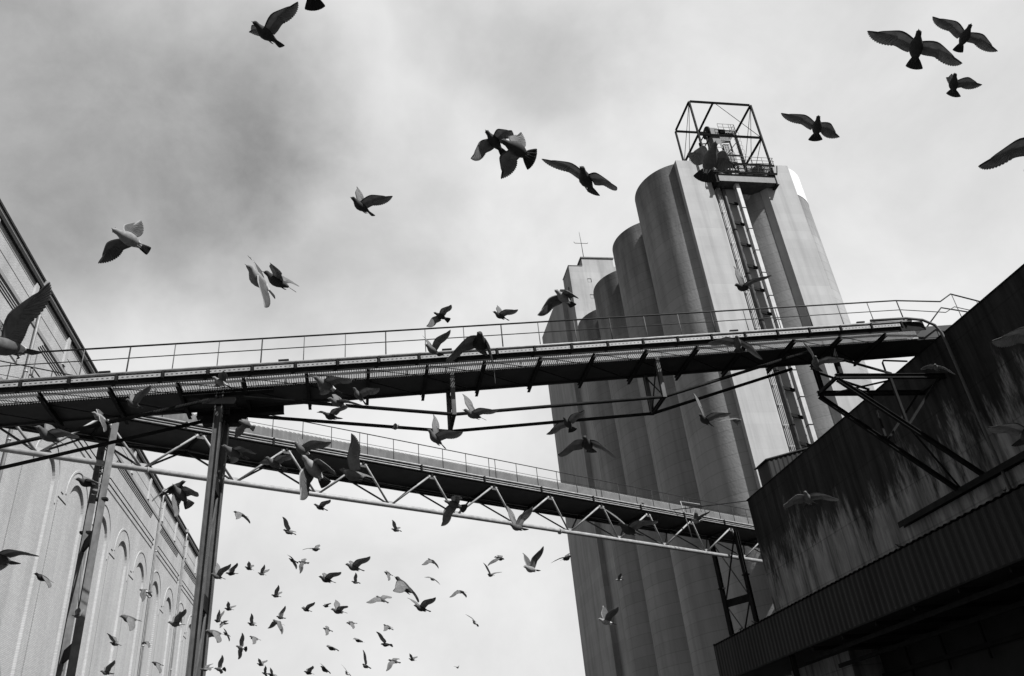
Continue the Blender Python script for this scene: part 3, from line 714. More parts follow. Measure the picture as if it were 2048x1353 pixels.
pb = thing('roof_hut', 'low dark corrugated hut on the concrete building roof in front of the silos', 'hut', (32, 52, ZC))
m = MB(); x = 29.8; i = 0; rows = []
while x <= 36: rows.append([(x, 52-(0,.05,.05,0)[i % 4], ZC+.14), (x, 52-(0,.05,.05,0)[i % 4], 22.5+.23*(x-29.8))]); x += .1; i += 1
for a, b in zip(rows, rows[1:]): m.add(a+b, [(0,2,3,1)])
m.prism([(29.82,52.02,ZC+.14),(36,52.02,ZC+.14),(36,52.02,23.9),(29.82,52.02,22.48)], (0,1.7,0)); obj('wall', m, M['corr'], pb)
m = MB(); m.prism([(29.65,51.85,22.49),(36.1,51.85,23.98),(36.1,51.85,24.06),(29.65,51.85,22.57)], (0,2.1,0)); obj('roof', m, M['corr'], pb)

# wall bracket carrying the upper walkway
wb = thing('wall_bracket', 'dark triangular steel bracket truss on the sooty wall holding up the walkway end', 'bracket', (26, 32, 18))
for y, in ((31.0,), (32.8,)):
    m = MB(); m.ibeam((22.5,y,18.28),(28.49,y,18.28), .16, .24); obj('top_beam', m, M['steel'], wb)
    m = MB(); m.ibeam((22.55,y,18.12),(28.49,y,12.95 if y < 32 else 12.85), .16, .22); obj('diagonal_beam', m, M['steel'], wb)
    m = MB(); m.beam((25.4,y,18.15),(25.4,y,15.78), .12, .12, (0,1,0)); m.beam((28.0,y,18.12),(25.5,y,15.72), .10, .10); obj('web_member', m, M['steel'], wb)
    m = MB(); m.ibeam((22.8,y,18.4),(22.8,y,dz(22.8)-.6), .20, .22, (0,1,0)); obj('upright', m, M['steel'], wb)
for p, q, t_ in (((22.6,31.1,18.1),(25.4,32.7,18.1),.07),((25.4,31.1,18.1),(22.6,32.7,18.1),.07),((25.4,31.1,15.8),(28.4,32.7,13.0),.07),((22.8,31.1,19.4),(25.6,31.05,18.45),.09),((22.8,32.7,19.4),(25.4,32.75,18.45),.09),((22.6,31.1,18.28),(22.6,32.7,18.28),.15),((28.3,31.1,18.28),(28.3,32.7,18.28),.15)):
    m = MB(); m.beam(p, q, t_, t_); obj('cross_brace', m, M['steel'], wb)
m = MB(); m.tube([(27.0,33.1,19.3),(27.0,33.1,20.2),(27.1,33.1,20.35),(28.49,33.1,20.3)], .05, 8)
tag(obj('hooked_pipe', m, M['steel']), 'short hooked dark pipe below the walkway end at the dark wall top', 'pipe')

# ------------------------------------------------------------------ pigeons
def bird_mats(nm, body, wing, tail, patch_):
    a = mat(nm+'_body', body, .8, col2=body*1.5+.004, nscale=40, spec=.2)
    b = mat(nm+'_wing', wing, .8, col2=wing*.72, nscale=22, spec=.2)
    t = b.node_tree; pb_ = t.nodes['Principled BSDF']; src = pb_.inputs['Base Color'].links[0].from_socket
    tr = t.nodes.new('ShaderNodeBsdfTranslucent'); t.links.new(src, tr.inputs['Color'])
    mx = t.nodes.new('ShaderNodeMixShader'); mx.inputs[0].default_value = .50
    t.links.new(pb_.outputs[0], mx.inputs[1]); t.links.new(tr.outputs[0], mx.inputs[2])
    t.links.new(mx.outputs[0], [n_ for n_ in t.nodes if n_.type == 'OUTPUT_MATERIAL'][0].inputs[0])
    c = mat(nm+'_tail', tail, .8, col2=tail*1.4, nscale=30, spec=.2)
    d = mat(nm+'_patch', patch_, .8, spec=.2)
    return [a, b, c, d]
BM = dict(d=bird_mats('slate_feather', .014, .21, .007, .04), m=bird_mats('grey_feather', .04, .22, .015, .08),
          b=bird_mats('barred_feather', .05, .20, .010, .35), w=bird_mats('pale_feather', .12, .12, .010, .30))

def pigeon(loc, rot, rdir, ldir, tone, fan, label, rng):
    m = MB()
    # body: rings along Y (beak tip forward)
    rings = [(.166,-.004,.001,.001),(.150,.000,.004,.004),(.145,.003,.011,.012),(.132,.007,.018,.019),(.116,.006,.020,.021),(.100,.002,.021,.022),(.082,-.004,.029,.030),
             (.055,-.010,.041,.042),(.025,-.012,.047,.046),(-.010,-.010,.045,.042),(-.045,-.005,.035,.031),(-.072,.000,.025,.020),(-.095,.003,.019,.010)]
    n = 14; k0 = len(m.v)
    for (y, z, rx, rz) in rings:
        for j in range(n):
            a = 2*math.pi*j/n; m.v.append(Vector((rx*math.cos(a), y, z+rz*math.sin(a))))
    for i in range(len(rings)-1):
        for j in range(n):
            j2 = (j+1) % n
            m.f.append([k0+i*n+j, k0+i*n+j2, k0+(i+1)*n+j2, k0+(i+1)*n+j]); m.sm.append(True)
            m.m.append(3 if (tone in 'bw' and i >= 10) else 0)
    m.f.append([k0+j for j in range(n)]); m.m.append(0); m.sm.append(False)
    m.f.append([k0+(len(rings)-1)*n+j for j in range(n)][::-1]); m.m.append(2); m.sm.append(False)
    # eyes
    def blob(c, r, mi):
        c = Vector(c); m.cur = mi
        m.add([c+Vector(d)*r for d in ((1,0,0),(-1,0,0),(0,1,0),(0,-1,0),(0,0,1),(0,0,-1))], [(0,2,4),(2,1,4),(1,3,4),(3,0,4),(2,0,5),(1,2,5),(3,1,5),(0,3,5)], True)
    blob((.017,.134,.010), .0045, 2); blob((-.017,.134,.010), .0045, 2)
    # tucked feet
    for s in (1, -1):
        m.cur = 0; m.tube([(.012*s,-.045,-.030),(.013*s,-.075,-.030),(.013*s,-.092,-.026)], [.006,.004,.002], 5)
    def feather(root, tip, wid, nrm_, thick=.0011, mi=1, curl=0.0):
        root, tip, nrm_ = Vector(root), Vector(tip), Vector(nrm_)
        d = tip-root; side = d.cross(nrm_).normalized(); nn = side.cross(d).normalized()
        st = [(0,.5),(.35,.95),(.7,1.0),(.92,.90),(.985,.55)]
        top, bot = [], []
        pts = []
        for q, wq in st:
            c = root+d*q+nn*(-curl*q*q)
            pts.append((c-side*wid*wq*.5, c+side*wid*wq*.5))
        tp = tip+nn*(-curl)
        vs = [p for a_, b_ in pts for p in (a_, b_)]+[tp]
        K = len(vs); m.cur = mi
        off = nn*thick
        m.add([v+off for v in vs]+[v-off for v in vs],
              [(2*i,2*i+1,2*i+3,2*i+2) for i in range(4)]+[(8,9,10)]+[(K+2*i+2,K+2*i+3,K+2*i+1,K+2*i) for i in range(4)]+[(K+10,K+9,K+8)]
              +[(0,2,K+2,K),(2,4,K+4,K+2),(4,6,K+6,K+4),(6,8,K+8,K+6),(8,10,K+10,K+8),(10,9,K+9,K+10),(9,7,K+7,K+9),(7,5,K+5,K+7),(5,3,K+3,K+5),(3,1,K+1,K+3)], True)
    # tail fan
    spread = 6+34*fan
    for i in range(12):
        a = math.radians(-spread+2*spread*i/11)
        feather((.011*math.sin(a)*3,-.070,.003+.0006*(i % 2)), (.115*math.sin(a),-.070-.105*math.cos(a),.001+.0008*(i % 2)), .020, (0,0,1), mi=2)
    m.cur = 3 if tone in 'bw' else 0
    # wings
    for s, wd_ in ((1, rdir), (-1, ldir)):
        w_ = Vector(wd_).normalized(); root = Vector((.026*s, .042, .018))
        fwd = Vector((0,1,0)); c_ = (fwd-fwd.dot(w_)*w_).normalized(); nr = (w_.cross(c_)*s).normalized()
        bend = rng.uniform(.02, .16)          # the hand drops a little below the arm
        def P(u, v, h=0):
            # u along span, v forward chord; arm 0-.12, hand beyond
            arch = .018*math.sin(min(u/.12, 1)*math.pi*.5)
            drop = -bend*max(0, u-.12)**1.5*1.6
            return root+w_*u+c_*v+nr*(arch+drop+h)
        # arm and hand covert surface, a closed thin airfoil
        us = [(-.012,.012,-.055),(.02,.022,-.062),(.05,.030,-.064),(.08,.036,-.060),(.11,.038,-.052),(.135,.034,-.044),(.165,.022,-.034),(.20,.006,-.030),(.24,-.012,-.034),(.262,-.026,-.036)]
        K = len(m.v); cs = (0, .12, .35, .7, 1)
        thk = (.0, .0065, .0060, .003, .0006)
        for (u, v0, v1) in us:
            f_ = 1-.75*max(0, min(1, u/.26))
            for q, tq in zip(cs, thk): m.v.append(P(u, v0+(v1-v0)*q, tq*f_))
            for q, tq in zip(cs, thk): m.v.append(P(u, v0+(v1-v0)*q, -tq*f_*.55-.0004))
        for i in range(len(us)-1):
            for side_ in (0, 5):
                for q in range(4):
                    a_, b_ = K+i*10+side_+q, K+(i+1)*10+side_+q
                    fc = [a_, a_+1, b_+1, b_]
                    m.f.append(fc if side_ == 0 else fc[::-1]); m.m.append(1 if q else 0); m.sm.append(True)
            for q in (0, 4):
                a_, b_ = K+i*10+q, K+(i+1)*10+q
                m.f.append([a_, b_, b_+5, a_+5]); m.m.append(0); m.sm.append(True)
        # secondaries
        for i in range(11):
            u = .002+.0118*i
            feather(P(u,-.024,-.001+.0005*(i % 2)), P(u+.003+.0008*i,-.090-.003*math.sin(i*.6),-.002), .0215, nr, mi=1, curl=.004)
        # primaries fan out from the hand
        for i in range(13):
            q = i/12; a = math.radians(-88+78*q**.85)
            ru, rv = .125+.090*q, -.012-.012*q
            ln = .080+.030*math.sin(q*2.2)+.018*q
            feather(P(ru,rv,.0006*(i % 2)), P(ru+ln*math.cos(a), rv+ln*math.sin(a)-.004,-.001), .0240-.010*q, nr, mi=1 if i < 12 else 0, curl=.003)
        if tone == 'b':
            for i in range(9):
                u = .01+.0125*i
                feather(P(u,-.055,.0045), P(u+.004,-.066,.0045), .013, nr, mi=0)
    me = bpy.data.meshes.new('pigeon'); me.from_pydata([tuple(v) for v in m.v], [], m.f)
    for mm in BM[tone]: me.materials.append(mm)
    me.polygons.foreach_set('material_index', m.m); me.polygons.foreach_set('use_smooth', m.sm); me.update()
    o = bpy.data.objects.new('pigeon', me); COL.objects.link(o)
    o.location = loc; o.rotation_euler = rot
    return tag(o, label, 'pigeon', 'pigeons flying around the gantries')

def perched(loc, yaw, label):
    m = MB()
    rings = [(.150,.062,.001,.001),(.136,.060,.004,.004),(.130,.062,.012,.013),(.112,.064,.018,.019),(.094,.058,.019,.020),(.078,.040,.024,.024),(.055,.012,.040,.040),
             (.022,-.006,.047,.045),(-.020,-.014,.043,.038),(-.060,-.022,.030,.024),(-.095,-.032,.020,.011),(-.140,-.044,.022,.005),(-.170,-.052,.023,.003)]
    n = 12
    for (y, z, rx, rz) in rings:
        for j in range(n):
            a = 2*math.pi*j/n; m.v.append(Vector((rx*math.cos(a), y, .115+z+rz*math.sin(a))))
    for i in range(len(rings)-1):
        for j in range(n):
            m.f.append([i*n+j, i*n+(j+1)%n, (i+1)*n+(j+1)%n, (i+1)*n+j]); m.sm.append(True); m.m.append(2 if i > 9 else 0)
    m.f.append([(len(rings)-1)*n+j for j in range(n)][::-1]); m.m.append(2); m.sm.append(False)
    for s in (1, -1):     # folded wing and leg
        k0 = len(m.v); wr = [(.050,.010,.006,.016),(.02,.008,.012,.034),(-.03,.0,.013,.034),(-.08,-.016,.010,.020),(-.13,-.030,.004,.006)]
        for (y, z, rx, rz) in wr:
            for j in range(8):
                a = 2*math.pi*j/8; m.v.append(Vector((s*(.040-.12*max(0,-y-.02)+rx*math.cos(a)), y, .115+z+rz*math.sin(a))))
        for i in range(4):
            for j in range(8): m.f.append([k0+i*8+j, k0+i*8+(j+1)%8, k0+(i+1)*8+(j+1)%8, k0+(i+1)*8+j]); m.sm.append(True); m.m.append(1)
        m.cur = 0; m.tube([(s*.016,.005,.08),(s*.017,.0,.03),(s*.018,.008,.004)], [.009,.004,.003], 6)
        for q in (-1, 0, 1): m.tube([(s*.018,.006,.004),(s*.018+q*.012,.032,.003)], .002, 4)
    me = bpy.data.meshes.new('pigeon'); me.from_pydata([tuple(v) for v in m.v], [], m.f)
    for mm in BM['d']: me.materials.append(mm)
    me.polygons.foreach_set('material_index', m.m); me.polygons.foreach_set('use_smooth', m.sm); me.update()
    o = bpy.data.objects.new('pigeon', me); COL.objects.link(o); o.location = loc; o.rotation_euler = (0, 0, R_(yaw)); o.scale = (1.15,)*3
    return tag(o, label, 'pigeon', 'pigeons perched on the structures')
perched((24.42, 49.3, 10.47), 60, 'pigeon perched on the canopy edge nearest to the steel trestle, upper bird of two')
perched((24.42, 51.4, 10.47), -150, 'pigeon perched on the far end of the canopy edge, lower bird of two')
perched((24.42, 33.2, 10.47), 80, 'lone pigeon perched midway along the corrugated canopy edge')
perched((24.42, 26.0, 10.47), -70, 'pigeon perched on the canopy edge under the pipe on the dark wall')
perched(tuple(lp(41.4, -.02, 20.16)), 40, 'pigeon perched on the lower gantry edge pipe in front of the silos')

BIRDS=[
((-0.76,4.50,7.17),(-0.108,-0.232,2.484),(0.87,-0.18,0.46),(-0.88,0.08,0.46),'d',0.2,'black pigeon with long raised wing high in the left half of the open sky'),
((-0.34,3.41,6.32),(0.133,0.142,2.973),(0.69,0.10,0.72),(-0.68,-0.17,0.72),'d',0.8,'pigeon cut off by the top edge showing only its spread dark tail'),
((3.99,3.38,6.14),(0.242,-0.713,2.567),(0.86,0.42,-0.29),(-0.96,-0.01,-0.29),'d',0.7,'largest of the four black pigeons gliding wings wide in the top right corner'),
((5.87,4.44,7.80),(0.053,-0.566,2.903),(0.93,0.35,0.06),(-0.97,-0.23,0.06),'d',0.5,'pigeon gliding with pale wings, the rightmost and topmost of the top right corner group'),
((6.19,5.04,7.83),(0.151,-0.807,2.497),(0.54,-0.47,0.70),(-0.52,-0.48,0.70),'d',1.0,'small black pigeon with round fanned tail, lowest of the top right corner group'),
((4.41,5.11,7.13),(0.102,-0.268,2.759),(0.91,0.34,0.24),(-0.72,-0.65,0.25),'d',0.8,'pigeon gliding in the sky above and right of the steel cage on the silo'),
((3.53,2.60,4.36),(0.209,-0.557,2.641),(0.68,0.06,-0.73),(-0.65,0.20,-0.73),'d',0.5,'large dark pigeon cut off by the right edge, one wing reaching into the sky'),
((1.23,5.44,7.04),(0.251,0.248,2.470),(0.57,0.37,-0.73),(-0.58,0.36,-0.73),'d',0.3,'left bird of the two overlapping pigeons high in the middle of the sky'),
((1.03,3.89,5.43),(-0.039,0.824,2.170),(0.47,-0.45,0.76),(-0.47,-0.45,0.76),'d',1.0,'right bird of the two overlapping pigeons in the middle sky, broad black fanned tail'),
((1.65,4.34,5.60),(0.082,-0.750,2.527),(0.81,0.56,-0.19),(-0.92,0.34,-0.19),'d',0.7,'black pigeon with wings wide left of the silo top, thin bent left wing tip'),
((-0.00,6.63,7.21),(0.208,-0.489,2.218),(0.70,0.13,0.70),(-0.53,-0.48,0.70),'d',0.3,'grey pigeon alone in the sky under the dark cloud, long wing stretched right'),
((-1.64,4.95,5.40),(-0.038,0.952,2.491),(0.64,-0.10,0.76),(-0.52,-0.39,0.76),'w',0.2,'white pigeon with grey drooping wing and black tail at left beside the dark cloud'),
((-0.72,4.96,5.07),(0.702,-1.031,1.883),(0.97,0.23,-0.12),(-0.99,-0.10,-0.12),'w',0.2,'pale pigeon, one wing up and one hanging, left bird of a pair in the sky'),
((-0.69,5.81,5.66),(0.640,-0.408,1.415),(0.98,-0.13,0.18),(-0.98,0.10,0.18),'d',0.1,'slim black pigeon flying edge on, right bird of the pair in the left sky'),
((1.38,11.83,9.18),(0.326,0.609,2.200),(0.57,0.58,-0.59),(-0.81,0.05,-0.59),'d',0.5,'small dark pigeon with crossed wings just above the middle of the upper walkway rail'),
((2.37,11.51,9.00),(0.369,-0.483,1.780),(0.81,0.17,0.56),(-0.65,-0.52,0.56),'d',0.3,'small dark pigeon with swept wing above the upper rail, right of the crossed winged one'),
((2.12,6.88,6.26),(0.203,0.023,2.279),(0.60,0.46,-0.65),(-0.65,0.38,-0.65),'w',0.4,'white bellied pigeon with dark head and tail in front of the tall grey tower'),
((2.30,3.72,5.25),(0.203,-0.445,2.991),(0.44,-0.47,0.77),(-0.47,-0.43,0.77),'b',0.9,'big dark pigeon flying in front of the steel cage platform on the silo top'),
((4.43,7.21,6.68),(-0.185,-0.752,2.098),(0.78,-0.18,0.59),(-0.76,-0.26,0.59),'d',0.6,'dark pigeon with raised wings in front of the ladder chute, above the upper walkway'),
((0.96,9.41,7.09),(0.155,-0.168,2.293),(0.62,0.11,0.78),(-0.63,-0.06,0.78),'b',0.6,'pale backed pigeon with both wings up at the upper walkway edge, dark tail'),
((0.78,4.51,4.28),(-0.077,-0.525,2.945),(0.18,0.59,-0.78),(-0.58,0.22,-0.78),'d',0.2,'large grey pigeon with both wings arched down across the middle of the upper walkway'),
((-1.70,3.72,3.79),(-0.196,-0.071,2.630),(0.61,0.10,0.79),(-0.62,0.01,0.79),'b',0.3,'largest grey pigeon at the left edge, its big wing raised before the white warehouse'),
((-2.08,11.31,7.62),(0.260,-0.231,2.196),(0.99,-0.16,0.02),(-0.87,0.49,0.02),'w',0.2,'small white pigeon over the upper walkway edge just above the front steel column head'),
((-3.20,11.06,7.14),(0.030,-0.205,2.633),(0.64,-0.35,0.69),(-0.70,0.18,0.69),'m',0.2,'grey pigeon with one wing raised before the underside grating, left of the front column'),
((-3.84,11.74,7.27),(0.111,-0.931,2.541),(0.92,-0.36,-0.16),(-0.98,0.09,-0.16),'w',0.3,'small white breasted pigeon beneath the upper walkway at the head of the left column'),
((-2.64,6.93,4.77),(0.232,-0.517,2.438),(0.92,-0.32,0.24),(-0.97,-0.05,0.24),'m',0.2,'grey pigeon flying under the left end of the upper walkway'),
((-0.32,6.98,5.28),(0.287,-0.230,2.101),(0.96,-0.30,-0.00),(-0.98,-0.20,-0.00),'b',0.1,'slim pigeon with light head under the walkway, topmost of the cluster above the truss rods'),
((-0.02,10.62,7.02),(0.637,-0.336,2.146),(0.86,-0.33,0.40),(-0.91,-0.08,0.40),'m',0.1,'small grey pigeon diving left below the walkway, right bird of the cluster above the rods'),
((-0.26,8.84,6.02),(0.082,-0.594,2.183),(0.94,-0.28,0.18),(-0.85,-0.49,0.18),'b',0.2,'pigeon with a pale hanging wing crossing the upper of the two truss rods'),
((-0.38,9.83,6.32),(-0.078,-0.260,2.409),(0.97,-0.14,0.21),(-0.94,0.27,0.21),'d',0.8,'dark pigeon with black fan tail crossing the left half of the lower truss rod'),
((1.15,24.44,12.87),(0.115,-0.291,0.934),(0.88,0.31,0.35),(-0.81,-0.46,0.35),'m',0.2,'tiny pigeon just under the lower truss rod, halfway between front column and first strut'),
((1.40,9.05,5.94),(0.355,-0.517,1.724),(0.72,0.51,0.48),(-0.66,-0.58,0.48),'m',0.2,'grey pigeon with three quarter spread wings crossing the upper rod right beside the first strut'),
((0.89,8.84,5.53),(0.667,-0.426,1.885),(0.58,0.50,0.65),(-0.68,-0.35,0.65),'m',0.1,'grey pigeon with one wing up below the foot of the first hanging strut'),
((-1.54,10.49,6.52),(-0.001,1.152,2.589),(0.56,-0.40,0.72),(-0.35,-0.60,0.72),'m',0.3,'pigeon with hanging wing and black tail tip just right of the front column head'),
((-1.31,8.25,5.15),(0.248,-0.206,2.195),(0.91,-0.41,-0.11),(-0.97,-0.23,-0.11),'m',0.4,'grey pigeon with light head gliding over the front column above the pale truss chord'),
((-1.06,9.89,5.69),(0.354,-0.154,2.156),(0.97,0.22,0.06),(-1.00,0.01,0.06),'m',0.6,'pigeon spreading both wings among the truss diagonals, just right of the front column'),
((-0.66,8.98,5.48),(0.377,-0.299,2.206),(0.81,0.05,0.59),(-0.66,-0.46,0.59),'b',0.1,'pigeon with white far wing over the lower gantry cover, upper bird of a touching pair'),
((-0.34,5.82,3.95),(0.575,0.526,2.802),(0.38,0.06,-0.92),(-0.36,0.14,-0.92),'w',0.4,'large pigeon with white side and dark wing hanging straight down across the lower truss'),
((-0.05,7.04,4.38),(0.510,0.275,1.490),(0.75,-0.14,0.64),(-0.61,0.46,0.64),'m',0.1,"large grey pigeon with pale wing straight up over the lower gantry's dark belly"),
((-1.95,8.60,4.90),(0.326,0.382,-1.992),(0.93,-0.18,-0.32),(-0.84,-0.44,-0.32),'d',0.3,'dark left bird of two tangled pigeons before the warehouse gutter, near the front column'),
((-1.87,8.62,4.83),(0.730,0.627,3.005),(0.37,-0.13,-0.92),(-0.38,0.08,-0.92),'m',0.6,'right bird of the two tangled pigeons by the warehouse gutter, dark tail pointing down'),
((-3.18,9.72,5.43),(0.036,-0.472,2.408),(0.89,-0.44,0.09),(-0.98,0.18,0.09),'d',0.1,'slim dark pigeon flying edge on in front of the left column above its splice plates'),
((-2.54,6.26,3.51),(0.016,-0.055,2.813),(0.63,-0.77,-0.13),(-0.97,0.21,-0.11),'m',0.4,'pigeon partly outside the left edge low before the warehouse, grey wings drooping'),
((-4.69,13.20,5.30),(0.272,-0.458,2.332),(0.92,-0.30,-0.24),(-0.97,0.02,-0.24),'d',0.1,'small dark pigeon with wings down before the bare lower left warehouse wall'),
((-7.00,22.49,6.90),(0.172,-0.077,1.361),(0.81,0.26,0.53),(-0.79,-0.32,0.53),'m',0.2,'tiny pigeon in front of the left column between its two cross plates'),
((-4.64,19.04,6.54),(0.370,-0.342,0.996),(0.76,0.22,-0.61),(-0.58,-0.54,-0.61),'b',0.8,'pigeon with white wing bars before the third downpipe on the warehouse'),
((-3.24,12.68,4.51),(0.126,-0.489,2.238),(0.93,-0.22,-0.28),(-0.92,0.26,-0.28),'m',0.1,'pigeon with a translucent round hanging wing before the warehouse wall right of the left column'),
((-6.40,23.96,6.46),(0.318,0.049,1.457),(0.49,0.75,0.44),(-0.69,0.63,0.37),'d',0.8,"dark pigeon with white rump and fanned tail, nearest right of the left column's lower plate"),
((-6.24,26.74,7.01),(-0.029,-0.302,2.509),(0.90,-0.19,-0.39),(-0.77,0.51,-0.39),'b',0.1,'tiny pale pigeon low before the warehouse wall between two vertical grooves'),
((-3.23,15.74,5.08),(0.051,-0.128,2.214),(0.72,-0.34,0.61),(-0.79,0.07,0.61),'b',0.1,'pigeon with white raised wing before the rightmost warehouse arches'),
((-5.03,22.87,5.69),(0.245,-0.560,2.095),(0.87,-0.30,-0.38),(-0.92,-0.12,-0.38),'d',0.2,'dark pigeon with one wing pointing down low before the warehouse near the front column'),
((-5.69,20.96,5.23),(0.141,-0.042,2.306),(0.72,-0.33,0.61),(-0.78,0.15,0.61),'m',0.8,'pigeon with round tail at the bottom edge just right of the left column'),
((-2.28,15.73,7.07),(0.459,-0.164,1.256),(0.84,-0.35,-0.42),(-0.84,-0.33,-0.42),'d',0.5,'first pigeon below the truss chord right of the front column, tail split'),
((-1.58,18.49,7.57),(0.442,0.090,1.482),(0.91,-0.02,0.41),(-0.55,0.70,0.46),'m',0.3,'small pigeon with one mottled wing up below the truss, right of the split tailed one'),
((-0.83,17.05,7.62),(0.280,-0.137,2.026),(0.93,0.20,0.31),(-0.95,-0.08,0.31),'d',0.2,'pigeon with raised wing touching the underside of the pale truss chord'),
((1.05,23.32,9.07),(0.345,0.003,1.322),(0.87,0.11,0.48),(-0.79,0.38,0.48),'m',0.8,'small pigeon with mottled wing up, alone below the middle of the truss'),
((1.23,10.17,5.17),(0.372,0.675,2.109),(0.60,0.32,-0.73),(-0.62,0.29,-0.73),'m',0.8,'large grey pigeon over the truss chord with one wing hanging, black fan tail'),
((2.17,10.81,5.04),(0.140,-0.132,2.055),(0.44,0.35,0.83),(-0.49,-0.27,0.83),'m',0.6,'pigeon with both wings raised in a V on the truss chord left of the silo'),
((2.40,11.26,4.57),(0.071,-0.068,2.195),(0.57,-0.14,0.81),(-0.58,-0.07,0.81),'w',0.2,'white bellied pigeon with tall raised wings in the sky just left of the tower foot'),
((4.17,16.03,6.01),(0.009,0.429,-2.640),(0.74,-0.66,0.12),(-0.86,-0.50,0.11),'d',0.2,'dark pigeon seen edge on crossing the left outline of the tall tower'),
((9.81,30.09,8.95),(0.076,-0.093,1.462),(0.69,-0.44,0.58),(-0.82,-0.05,0.58),'w',0.6,'tiny bright white pigeon in front of the dark silos below the truss'),
((4.10,13.60,4.24),(0.307,-0.175,1.653),(0.68,0.11,0.73),(-0.66,-0.17,0.73),'w',0.4,'white winged pigeon with black tail in front of the lower dark silos'),
((2.60,7.41,3.89),(0.260,-0.388,2.004),(0.71,0.63,0.31),(-0.95,0.02,0.31),'d',0.3,'dark pigeon with wings spread wide across the truss in front of the silos'),
((6.42,14.36,6.16),(-0.096,-0.475,2.175),(0.54,-0.53,0.65),(-0.76,0.01,0.65),'w',0.2,'pigeon with a bright white upright wing landing on the lower gantry near the dark building'),
((3.04,10.58,6.50),(0.409,0.172,2.537),(0.97,0.10,-0.20),(-0.87,0.45,-0.20),'d',0.9,'dark pigeon with fanned tail before the tower and lower rod, left of second strut'),
((2.05,6.58,4.44),(0.101,-0.205,2.664),(0.47,0.65,-0.61),(-0.75,0.33,-0.58),'d',0.5,'dark pigeon with both wings arched downward before the silos between rod and lower gantry'),
((4.36,8.83,5.72),(0.302,-0.676,2.071),(0.54,0.62,0.56),(-0.83,0.03,0.56),'d',0.2,'black bodied pigeon with one thin wing straight up before the silo front panel'),
((7.15,13.23,7.77),(-0.530,0.024,-2.722),(0.84,-0.37,-0.40),(-0.77,-0.49,-0.40),'b',0.2,'small pigeon with white hanging wing right beside the black bodied one on the silo front'),
((4.22,7.32,5.96),(0.161,-0.276,2.643),(0.75,0.56,-0.36),(-0.78,-0.51,-0.36),'m',0.6,'pigeon with long wings spread flat across the right half of the upper walkway edge'),
((5.76,8.23,6.22),(0.255,-0.656,2.439),(0.73,0.20,0.65),(-0.72,-0.24,0.65),'m',0.9,'pigeon with wings in a V under the upper walkway just above the wall bracket'),
((10.63,11.69,8.07),(0.044,-0.495,2.319),(0.42,0.80,-0.42),(-0.94,-0.04,-0.33),'b',0.2,"small pale headed pigeon gliding before the dark wall at the wall bracket's upper corner"),
((5.01,8.09,4.37),(0.298,-0.002,2.520),(0.63,0.63,-0.45),(-0.87,0.22,-0.44),'b',1.0,'white headed pigeon with arched wings in front of the black stain on the concrete building'),
((4.42,3.90,3.97),(0.535,-0.549,2.434),(0.64,0.30,-0.70),(-0.66,0.26,-0.70),'m',0.3,'grey pigeon wing reaching in from the right edge near the top of the dark wall'),
((5.40,5.29,3.91),(0.273,0.094,2.985),(0.94,0.34,0.06),(-0.99,-0.10,0.06),'d',0.9,"dark tailed pigeon at the right edge just above the wall's long steel rail"),
((-2.76,16.77,6.17),(0.209,-0.235,2.201),(0.63,0.06,0.78),(-0.61,-0.14,0.78),'m',0.2,'pale pigeon with two raised wings overlapping the right flange of the front column'),
((-3.19,21.36,7.48),(-0.064,-0.103,2.138),(0.71,-0.38,0.60),(-0.80,0.02,0.60),'d',0.5,'dark pigeon with one upright wing immediately right of the one at the column flange'),
((-3.40,26.23,8.95),(0.419,-0.074,1.413),(0.88,0.14,0.46),(-0.89,0.03,0.46),'d',0.1,'small dark pigeon with short raised wing, third in the row right of the front column'),
((-3.44,30.00,9.79),(0.362,0.048,1.432),(0.40,-0.40,0.82),(-0.56,-0.04,0.82),'m',0.1,'small grey pigeon with two thin raised wings, fourth right of the front column'),
((-1.97,24.92,8.76),(0.522,0.264,1.602),(0.88,-0.40,-0.25),(-0.84,0.48,-0.25),'d',0.5,'left one of two dark pigeons touching tail to head in the lower sky'),
((-1.58,23.58,8.31),(0.390,-0.901,1.029),(0.84,0.30,-0.44),(-0.90,-0.04,-0.44),'d',0.3,'right one of the two touching dark pigeons, one barred wing pointing down'),
((-1.03,19.24,7.38),(-0.276,0.345,-2.380),(0.99,-0.14,0.08),(-0.88,-0.46,0.08),'m',0.1,'faint grey pigeon seen as a thin wing, topmost of the lower sky flock'),
((-0.56,14.47,5.40),(0.286,-0.187,1.954),(0.90,-0.02,0.43),(-0.85,-0.30,0.43),'d',0.1,'dark pigeon with wings swept back above the middle of the lower sky flock'),
((-0.08,12.84,5.14),(0.276,-0.131,1.935),(0.90,0.00,0.44),(-0.85,-0.29,0.44),'m',0.2,'larger pale bellied pigeon with dark raised wing, upper right of the lower sky flock'),
((-0.13,28.45,8.93),(0.328,0.276,1.427),(0.88,0.02,0.48),(-0.87,0.11,0.48),'m',0.3,'small pigeon with thin upright wing directly beneath the larger pale bellied pigeon'),
((-2.55,26.34,8.09),(0.288,0.171,1.421),(0.67,-0.08,0.74),(-0.67,-0.09,0.74),'d',0.1,'dark pigeon with two pointed raised wings alone between the upper row and the lower cluster'),
((-4.23,28.41,8.25),(0.244,-0.019,1.368),(0.83,-0.23,0.50),(-0.86,-0.02,0.50),'d',0.4,'dark pigeon just right of the front column, above the bird with twin upright wings'),
((-4.23,26.49,7.47),(0.253,0.010,0.979),(0.39,0.10,0.91),(-0.37,-0.17,0.91),'d',0.3,'dark pigeon with twin upright wings overlapping the front column flange'),
((-4.39,28.68,7.87),(0.399,-0.403,0.732),(0.76,0.63,-0.18),(-0.86,-0.48,-0.18),'d',1.0,'round tailed dark pigeon tucked under the twin winged one by the front column'),
